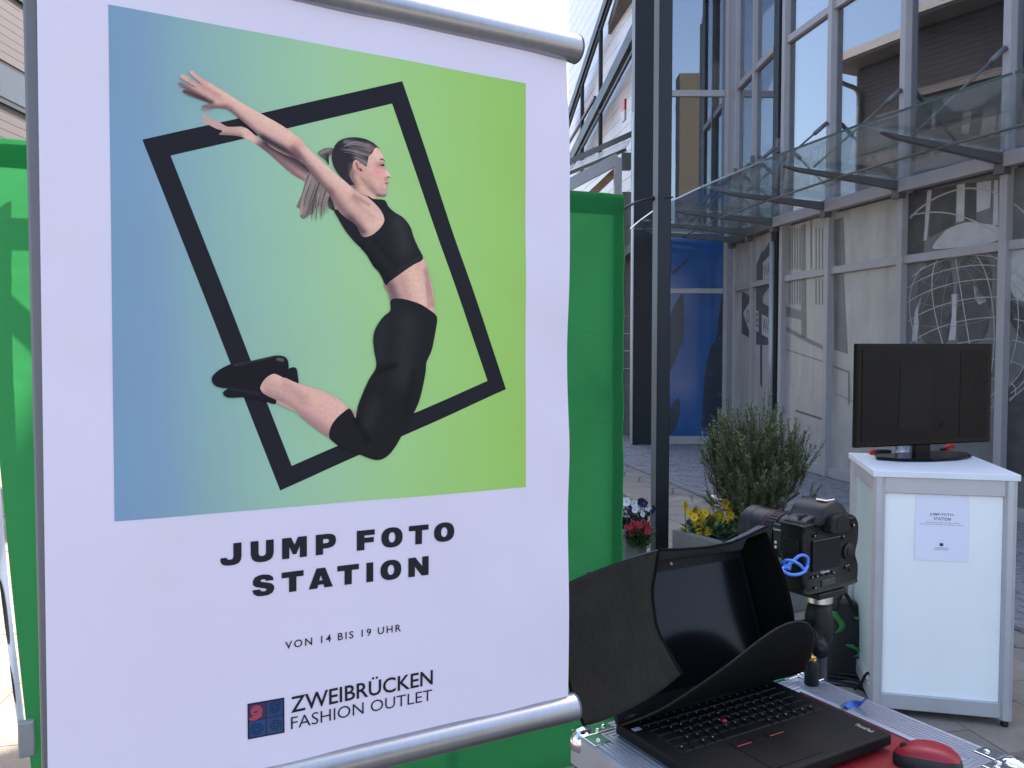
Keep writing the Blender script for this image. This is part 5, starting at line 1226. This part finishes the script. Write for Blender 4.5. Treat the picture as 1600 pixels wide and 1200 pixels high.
MB().prism([cb_(x, z, -.0025) for x, z in ((.022, .042), (.1, .042), (.1, .098), (.022, .098))], cl * .004).build('rear_display', mat('camera_display', (.006, .0065, .008), .12, 0, 0, spec=.5), ph, bevel=.001)
MB().prism([cb_(x, z, -.0015) for x, z in ((.05, .012), (.088, .012), (.088, .023), (.05, .023))], cl * .003).build('info_display', mat('lcd_strip', (.05, .055, .05), .25, 0, .05, 9), ph, bevel=.0005)
for x, z, r in ((.026, .106, .0032), (.036, .107, .0032), (.022, .033, .003), (.034, .033, .003), (.05, .033, .003), (.066, .033, .003), (.08, .033, .003), (.108, .092, .003), (.112, .108, .0035), (.125, .11, .003), (.138, .112, .003), (.03, .013, .0028), (.118, .036, .003), (.132, .03, .003)):
    MB().lathe([(r, 0), (r, .002), (r * .7, .0028)], cb_(x, z, 0), -cl, 10).build('button', M_black_plastic, ph, auto=40)
for x, z in ((.0272, .107), (.0215, .0335), (.0345, .0338), (.081, .0335), (.118, .0405), (.124, .041), (.108, .0965), (.03, .0135), (.1385, .1125), (.137, .115)):
    MB().lathe([(.0011, 0), (.0011, .0004)], cb_(x, z, -.003), -cl, 6).build('legend_mark', mat('white_mark', (.6, .6, .6), .5, 0, 0), ph)
for rr, d0 in ((.015, .003), (.0075, .005)):
    MB().lathe([(rr, 0), (rr, d0), (rr * .85, d0 + .001)], cb_(.124, .066, 0), -cl, 26).build('control_dial', M_black_plastic, ph, auto=30)
MB().lathe([(.0125, 0), (.0125, .012), (.011, .014)], cb_(.138, .124, .03), ZUP, 20).build('top_dial', M_black_plastic, ph, auto=30)
for x in (.012, .02, .028): MB().lathe([(.004, 0), (.0035, .004)], cb_(x, .1375, .02), ZUP, 10).build('top_button', M_black_plastic, ph, auto=40)
M_wl = mat('white_letter', (.65, .65, .66), .5, 0, 0)
lettering('Canon', lambda u, v: cb_(u, v, -.0006), .046, .071, .0355, .0405, 'brand_letters', M_wl, ph, .02)
lc = cb_(.073, .084, 0)
lens = MB().lathe([(.034, .05), (.037, .054), (.037, .064), (.0415, .066), (.0425, .09), (.0405, .092), (.0405, .094), (.0435, .096), (.0435, .118), (.041, .12), (.041, .125), (.043, .127), (.043, .150), (.0415, .152), (.0425, .157), (.0445, .160), (.0455, .176), (.0445, .178), (.042, .174), (.04, .163), (.03, .158)], lc, cl, 40).build('lens', M_cam, ph, auto=30)
MB().lathe([(.0, .158), (.02, .161), (.036, .158)], lc, cl, 30).build('front_glass', mat('eyepiece_glass', (0, 0, 0)), lens, smooth=True)
MB().lathe([(.0433, .1215), (.0433, .1238)], lc, cl, 40).build('red_ring', mat('lens_red_ring', (.1, .008, .01), .4, 0, 0), lens, smooth=True)
for k in range(36):
    a = 2 * math.pi * k / 36; o1 = cr * math.cos(a) + ZUP * math.sin(a)
    MB().beam(lc + cl * .099 + o1 * .0437, lc + cl * .116 + o1 * .0437, .003, .0012, o1).build('grip_rib', M_black_rubber, lens)
# lens collar and name plate on the side
MB().prism([lc + cl * d - cr * .041 + ZUP * z for d, z in ((.066, -.02), (.09, -.02), (.09, .03), (.066, .03))], -cr * .008).build('switch_panel', M_cam, lens, bevel=.004)
def lside(u, v): return lc + cl * (.09 - u) - cr * .0495 + ZUP * v
lettering('Canon', lside, .003, .02, .018, .022, 'brand_letters', M_wl, lens, .01)
for z in (-.004, -.013): MB().lathe([(.003, 0), (.003, .002)], lc + cl * .08 - cr * .049 + ZUP * z, -cr, 8).build('switch', M_alu_matt, lens)
# tripod
tp = cb_(.079, 0, .026)
tri = thing('tripod', V3((tp.x, tp.y, 0)), 'black tripod with silver collar carrying the photo camera', 'tripod')
MB().obox(tp - ZUP * .006, cr * .04, cl * .03, ZUP * .0055).build('mounting_plate', M_black_plastic, tri, bevel=.002)
MB().lathe([(.021, -.028), (.0235, -.026), (.0235, -.014), (.021, -.012)], tp, n=28).build('silver_collar', M_alu, tri, auto=40)
MB().lathe([(.014, -.11), (.024, -.095), (.025, -.075), (.025, -.055), (.022, -.04), (.02, -.029)], tp, n=24).build('ball_head', M_black_plastic, tri, smooth=True)
for d, l_ in ((-cr, .05), (cl * .3 - cr, .075)):
    dd = d.normalized(); MB().tube([tp - ZUP * .065 + dd * .025, tp - ZUP * (.068) + dd * l_], [.007, .011], 12).build('clamp_knob', M_black_plastic, tri, smooth=True)
MB().tube([tp - ZUP * .07 - cr * .02, tp - ZUP * .075 - cr * .06 - cl * .05, tp - ZUP * .08 - cr * .09 - cl * .07], [.008, .008, .014], 10).build('pan_lever', M_black_plastic, tri, smooth=True)
MB().tube([tp - ZUP * .11, tp - ZUP * .55], .016, 16).build('centre_column', M_black_plastic, tri, smooth=True)
MB().lathe([(.03, -.25), (.042, -.24), (.042, -.2), (.03, -.185)], tp, n=18).build('shoulder', M_black_plastic, tri, auto=40)
for k in range(3):
    a = R(20 + 120 * k); dd = V3((math.cos(a), math.sin(a), 0)); A0 = tp - ZUP * .215 + dd * .045; A1 = V3((tp.x, tp.y, .012)) + dd * .46
    leg = MB().tube([A0, A0.lerp(A1, .5)], .017, 12).build('leg', M_black_plastic, tri, smooth=True)
    MB().tube([A0.lerp(A1, .5), A0.lerp(A1, .98)], .012, 12).build('lower_tube', M_black_plastic, leg, smooth=True)
    MB().tube([A0.lerp(A1, .47), A0.lerp(A1, .52)], .021, 12).build('leg_lock', M_black_rubber, leg)
    MB().lathe([(.012, 0), (.016, .012), (.01, .03)], A1 - ZUP * .012, n=10).build('rubber_foot', M_black_rubber, leg)
    MB().beam(tp - ZUP * .40 + dd * .02, A0.lerp(A1, .28), .012, .005).build('spreader', M_black_plastic, tri)
M_bluec = mat('blue_cable', (.07, .2, .62), .4, 0, .05, 20)
usb = thing('blue_cable', cb_(.01, .04, .02), 'blue data cable looping from the camera towards the laptop hood', 'cable')
MB().tube(spline([at(1259, 893, 1.43), at(1246, 880, 1.42), at(1228, 876, 1.43), at(1214, 890, 1.45), at(1207, 905, 1.46), at(1200, 930, 1.46), at(1195, 970, 1.47)], 8), .0029, 8).build('cable', M_bluec, usb, smooth=True)
MB().tube(spline([at(1262, 884, 1.44), at(1254, 895, 1.42), at(1236, 898, 1.41), at(1222, 890, 1.42), at(1232, 883, 1.43), at(1250, 868, 1.44), at(1262, 872, 1.45), at(1260, 888, 1.45)], 8), .0029, 8).build('cable', M_bluec, usb, smooth=True)
MB().tube([at(1236, 887, 1.425), at(1224, 885, 1.43)], .0055, 10).build('plug', M_bluec, usb, smooth=True)
# ================================================================== PLANTERS AND PLANTS
M_conc = mat('planter_concrete', (.17, .17, .155), .85, 0, .18, 6, .3, 120, spec=.2)
M_soil = mat('soil', (.03, .022, .016), .95, 0, .3, 30, .8, 90)
pz = .37
pa, pb = V3((.51, -.86, 0)).normalized(), V3((.86, .51, 0)).normalized()
C0 = gnd(1050, 827, pz); C0.z = 0; PS = .82
def pl(a, b, z=0): return C0 + pa * a + pb * b + ZUP * z
plt = thing('concrete_planter', pl(PS / 2, PS / 2), 'square grey concrete planter holding the bush and yellow flowers', 'planter')
t_ = .055
for (a0, a1, b0, b1) in ((0, PS, 0, t_), (0, PS, PS - t_, PS), (0, t_, t_, PS - t_), (PS - t_, PS, t_, PS - t_)):
    MB().prism([pl(a0, b0), pl(a1, b0), pl(a1, b1), pl(a0, b1)], ZUP * pz).build('wall', M_conc, plt, bevel=.008)
MB().grid(lambda s, t: pl(t_ + (PS - 2 * t_) * s, t_ + (PS - 2 * t_) * t, pz - .05 + .02 * noise.noise(V3((s * 5, t * 5, 0)))), 16, 16).build('soil', M_soil, plt, smooth=True)
PC = gnd(984, 828, .35); PC = V3((PC.x, PC.y + .15, 0))
pot = thing('round_planter', PC, 'faceted grey concrete planter with red and white flowers left of the post', 'planter')
MB().lathe([(.125, 0), (.135, .02), (.15, .33), (.15, .35), (.125, .35), (.122, .30)], PC, n=10).build('wall', M_conc, pot, bevel=.006)
MB().lathe([(.0, .31), (.123, .305)], PC, n=10).build('soil', M_soil, pot)

def leafmat(name, c, tr=.25):
    m = mat(name, c, .55, 0, .3, 9, spec=.3); return m
M_nd = [leafmat('rosemary_needle_%d' % i, c) for i, c in enumerate([(.075, .1, .03), (.115, .15, .05), (.19, .22, .1)])]
M_bark = mat('rosemary_bark', (.07, .055, .04), .9, 0, .3, 20, .5, 90)
bush_c = V3((1.585, 5.34, pz - .04))
bush = thing('rosemary_bush', bush_c, 'dense dark green needle leaved bush growing in the concrete planter', 'bush')
wood = MB(); nd = [MB(), MB(), MB()]
rnd = random.Random(11)
for i in range(5):
    a = i * 1.3; d = V3((math.cos(a) * .3, math.sin(a) * .3, 1))
    wood.tube([bush_c + V3((math.cos(a) * .02, math.sin(a) * .02, 0)), bush_c + d * .14, bush_c + V3((d.x * .9, d.y * .9, .3))], [.017, .013, .007], 7)
wood.build('trunk', M_bark, bush, smooth=True)
stems = MB()
def stem(base, tip, bend, n_need, spread):
    pts = spline([base, base.lerp(tip, .5) + bend, tip], 8); L_ = (tip - base).length
    stems.tube(pts, [.0035 * (1 - .75 * k / (len(pts) - 1)) for k in range(len(pts))], 4, False)
    for k in range(n_need):
        t = .14 + .86 * (k / n_need) ** .9; i = t * (len(pts) - 1); j = min(int(i), len(pts) - 2); p = pts[j].lerp(pts[j + 1], i - j); d = (pts[j + 1] - pts[j]).normalized()
        side = d.orthogonal().normalized(); side.rotate(Matrix.Rotation(rnd.uniform(0, 6.283), 3, d))
        o = (side * rnd.uniform(.55, 1.0) + d * rnd.uniform(.25, .9)).normalized(); l = rnd.uniform(.02, .036) * (1 if t < .85 else .8); w = rnd.uniform(.002, .0034)
        s2 = o.cross(d).normalized() * w
        q = p + o * l * .5
        nd[rnd.choice((0, 0, 1, 1, 2)) if t > .4 else rnd.choice((0, 0, 1))].add([p, q + s2, p + o * l, q - s2], [(0, 1, 2, 3)])
for i in range(135):
    a = rnd.uniform(0, 6.283); r = math.sqrt(rnd.random())
    base = bush_c + V3((math.cos(a) * .07 * r, math.sin(a) * .07 * r, rnd.uniform(.06, .26)))
    H_ = (1.0 - .36 * r ** 2) * rnd.uniform(.70, 1.0)
    tip = bush_c + V3((math.cos(a) * .37 * r, math.sin(a) * .37 * r, H_))
    if r > .8 and rnd.random() < .45: tip.z = bush_c.z + rnd.uniform(.22, .5)
    out = V3((math.cos(a), math.sin(a), 0)) * .07 * r
    stem(base, tip, out + V3((rnd.uniform(-.03, .03), rnd.uniform(-.03, .03), -.03)), 165, 0)
    for s in range(3):
        t = rnd.uniform(.35, .8); b2 = base.lerp(tip, t) + out * .8; t2 = b2 + V3((math.cos(a) * rnd.uniform(0, .09) + rnd.uniform(-.04, .04), math.sin(a) * rnd.uniform(0, .09) + rnd.uniform(-.04, .04), rnd.uniform(.08, .2)))
        if t2.z < bush_c.z + .93: stem(b2, t2, V3((0, 0, 0)), 42, 0)
cr_o = None
for i in range(3):
    o = nd[i].build('crown', M_nd[i], bush if cr_o is None else cr_o)
    if cr_o is None: cr_o = o; o['kind'] = 'stuff'
stems.build('branches', M_bark, bush)['kind'] = 'stuff'

# flowers: one plant of each kind, then copies
def flower(name, label, cat, group, col, eye, size, hgt):
    f = thing(name, (0, 0, 0), label, cat, group)
    MB().tube([(0, 0, 0), (.006, .004, hgt * .5), (.0, .0, hgt)], .0022, 5).build('stalk', mat('flower_stalk', (.04, .09, .02), .6, 0, .1, 20), f)
    mb = MB()
    for k in range(5):
        a = k * 2 * math.pi / 5; d = V3((math.cos(a), -.55 , math.sin(a) * .85)).normalized() ; d = V3((math.cos(a), -.25, math.sin(a)))
        s = V3((-math.sin(a), 0, math.cos(a))); c = V3((0, 0, hgt)); w = size * .62
        mb.add([c, c + d * size * .55 + s * w, c + d * size + s * w * .55 + V3((0, -.004, 0)), c + d * size * 1.06, c + d * size - s * w * .55 + V3((0, .003, 0)), c + d * size * .55 - s * w], [(0, 1, 2, 3, 4, 5)])
    mb.build('petals', mat('petal_' + name, col, .6, 0, .15, 60), f)
    MB().lathe([(.004, 0), (.005, .002), (0, .004)], (0, -.004, hgt), V3((0, -1, 0)), 8).build('eye', mat('eye_' + name, eye, .6, 0, 0), f)
    lf = MB()
    for k in range(6):
        a = k * 1.05; d = V3((math.cos(a), math.sin(a), .35)); s = V3((-math.sin(a), math.cos(a), 0)); c = V3((0, 0, hgt * .15 + .012 * k))
        lf.add([c, c + d * .025 + s * .012, c + d * .055, c + d * .025 - s * .012], [(0, 1, 2, 3)])
    lf.build('leaves', mat('pansy_leaf', (.045, .10, .03), .55, 0, .25, 30), f)
    return f
def scatter(proto, spots):
    for i, (x, y, z, rz, s) in enumerate(spots):
        o = proto if i == 0 else copy_tree(proto)
        o.location = (x, y, z); o.rotation_euler = (rnd.uniform(-.35, .15), rnd.uniform(-.3, .3), rz); o.scale = (s, s, s)
yel = flower('yellow_pansy', 'yellow pansy among the yellow flowers at the planter rim', 'flower', 'yellow flowers in the square planter', (.72, .48, .015), (.25, .08, .01), .027, .17)
spots = []
for i in range(64):
    px = rnd.uniform(1072, 1166); py = 796 + rnd.uniform(-4, 36) + max(0, (1120 - px)) * .12
    Y = rnd.uniform(5.33, 5.62); p = at(px, py, Y); h = p.z - (pz - .05)
    if h < .03: continue
    spots.append((p.x, p.y, p.z - .17, rnd.uniform(-.9, .9), rnd.uniform(.8, 1.25)))
scatter(yel, spots)
pur = flower('purple_pansy', 'dark purple pansy between the yellow flowers', 'flower', 'purple flowers in the square planter', (.05, .02, .16), (.6, .4, .02), .022, .14)
scatter(pur, [(at(px, py, 5.5).x, 5.5, at(px, py, 5.5).z - .14, rnd.uniform(-.6, .6), 1) for px, py in ((1092, 808), (1097, 803), (1088, 815))])
org = flower('orange_flower', 'small brown orange flower at the near corner of the square planter', 'flower', 'orange flowers in the square planter', (.30, .09, .03), (.1, .03, .02), .016, .1)
scatter(org, [(at(px, py, 4.93).x, 4.93 + rnd.uniform(-.02, .05), at(px, py, 4.93).z - .1, rnd.uniform(-1, 1), rnd.uniform(.8, 1.2)) for px, py in [(rnd.uniform(1196, 1232), rnd.uniform(872, 905)) for _ in range(16)]])
wht = flower('white_pansy', 'white pansy in the faceted planter beside the backdrop', 'flower', 'white flowers in the faceted planter', (.72, .70, .74), (.5, .35, .05), .025, .15)
def potp(px, py, Y): p = at(px, py, Y); return (p.x, p.y, p.z - .15, rnd.uniform(-.7, .7), rnd.uniform(.9, 1.25))
scatter(wht, [potp(px, py, rnd.uniform(5.52, 5.72)) for px, py in ((985, 791), (993, 789), (994, 794), (980, 804), (976, 806), (1007, 797), (1011, 793), (1003, 800))])
vio = flower('violet_pansy', 'deep violet pansy in the faceted planter beside the backdrop', 'flower', 'violet flowers in the faceted planter', (.025, .018, .075), (.3, .2, .03), .026, .15)
scatter(vio, [potp(px, py, rnd.uniform(5.55, 5.75)) for px, py in ((988, 798), (999, 787), (1009, 790), (1010, 803), (1004, 806), (990, 806), (982, 796), (1012, 799))])
red = flower('red_bloom', 'red bloom at the front of the faceted planter', 'flower', 'red flowers in the faceted planter', (.42, .025, .05), (.3, .02, .03), .016, .12)
scatter(red, [potp(rnd.uniform(980, 1015), rnd.uniform(812, 827), rnd.uniform(5.46, 5.54)) for _ in range(34)])
# leaf carpets
def carpet(name, pts, parent, m, n, size):
    mb = MB()
    for k in range(n):
        p = pts(); a = rnd.uniform(0, 6.283); d = V3((math.cos(a), math.sin(a), rnd.uniform(.1, 1.0))).normalized(); s = V3((-math.sin(a), math.cos(a), rnd.uniform(-.3, .3))).normalized(); l = size * rnd.uniform(.6, 1.3)
        mb.add([p, p + d * l * .5 + s * l * .24, p + d * l, p + d * l * .5 - s * l * .24], [(0, 1, 2, 3)])
    o = mb.build(name, m, parent); o['kind'] = 'stuff'
M_lf = mat('pansy_leaf', (.045, .10, .03)); M_lf2 = mat('dark_leaf', (.022, .05, .02), .55, 0, .3, 20)
carpet('leaf_carpet', lambda: pl(rnd.uniform(.06, .76), rnd.uniform(.06, .76), pz - .05 + rnd.uniform(0, .085)), plt, M_lf2, 1500, .05)
carpet('leaf_carpet', lambda: pl(rnd.uniform(.06, .5), rnd.uniform(.06, .5), pz - .05 + rnd.uniform(0, .13)), plt, M_lf, 500, .05)
def potpt():
    a = rnd.uniform(0, 6.283); r = .125 * math.sqrt(rnd.random()); return PC + V3((math.cos(a) * r, math.sin(a) * r, .31 + rnd.uniform(0, .13)))
carpet('leaf_carpet', potpt, pot, M_lf2, 420, .045)

# ================================================================== BAG AND CABLES BY THE COUNTER
bagc = gnd(1312, 1050); bag = thing('camera_bag', bagc, 'dark slumped camera bag with green straps beside the white counter', 'bag')
def bagpt(u, v):
    a = 2 * math.pi * u; k = math.cos(v * math.pi / 2) ** .45 if v < 1 else 0; e = 3
    x = .13 * math.copysign(abs(math.cos(a)) ** (2 / e), math.cos(a)); y = .10 * math.copysign(abs(math.sin(a)) ** (2 / e), math.sin(a))
    n_ = 1 + .12 * noise.noise(V3((math.cos(a) * 1.5, math.sin(a) * 1.5, v * 3)))
    return bagc + V3((x * k * n_, y * k * n_, .36 * math.sin(v * math.pi / 2) * (1 + .06 * noise.noise(V3((x * 9, y * 9, 1))))))
MB().grid(bagpt, 40, 16).build('body', mat('dark_nylon', (.009, .0095, .01), .6, 0, .3, 14, .4, 120), bag, smooth=True)
M_gs = mat('green_strap', (.025, .13, .03), .6, 0, .1, 30)
for u_, v0, v1, w in ((.70, .42, .70, .016), (.78, .2, .32, .02), (.82, .5, .62, .012)):
    pts = [bagpt(u_ + .03 * math.sin(t * 5), v0 + (v1 - v0) * t) for t in [k / 8 for k in range(9)]]
    MB().grid(lambda s, t: pts[min(8, int(t * 8))] + V3((w * (s - .5) * 2, -.008 - .006 * math.sin(3.1 * t), 0)), 2, 8).build('strap', M_gs, bag, smooth=True, solid=.002)
MB().tube(spline([bagpt(.68, .7), bagpt(.72, .95) + ZUP * .05 + V3((0, -.03, 0)), bagpt(.8, .7)], 8), .009, 8).build('handle', M_black_rubber, bag, smooth=True)
cab = thing('cable_coil', gnd(1290, 1085), 'loose coil of black cable on the paving by the counter', 'cable')
cc = gnd(1288, 1088)
for k in range(4):
    rr = .17 + .02 * k; pts = [cc + V3((math.cos(a) * rr * 1.2 + .02 * k, math.sin(a) * rr * .8 + .015 * math.sin(3 * a + k), .007 + .008 * k + .004 * math.sin(5 * a + k))) for a in [2 * math.pi * i / 40 for i in range(41)]]
    MB().tube(pts, .006, 6).build('loop', M_black_rubber, cab, smooth=True)
cab2 = thing('power_cable', gnd(1352, 1080), 'black power cable rising in a bend at the counter foot', 'cable')
MB().tube(spline([gnd(1335, 1080) + ZUP * .01, gnd(1343, 1085) + ZUP * .04, at(1352, 1055, 3.62), at(1357, 1052, 3.62), at(1362, 1062, 3.6), at(1364, 1082, 3.58), gnd(1368, 1100, .01)], 8), .006, 8).build('cable', M_black_rubber, cab2, smooth=True)
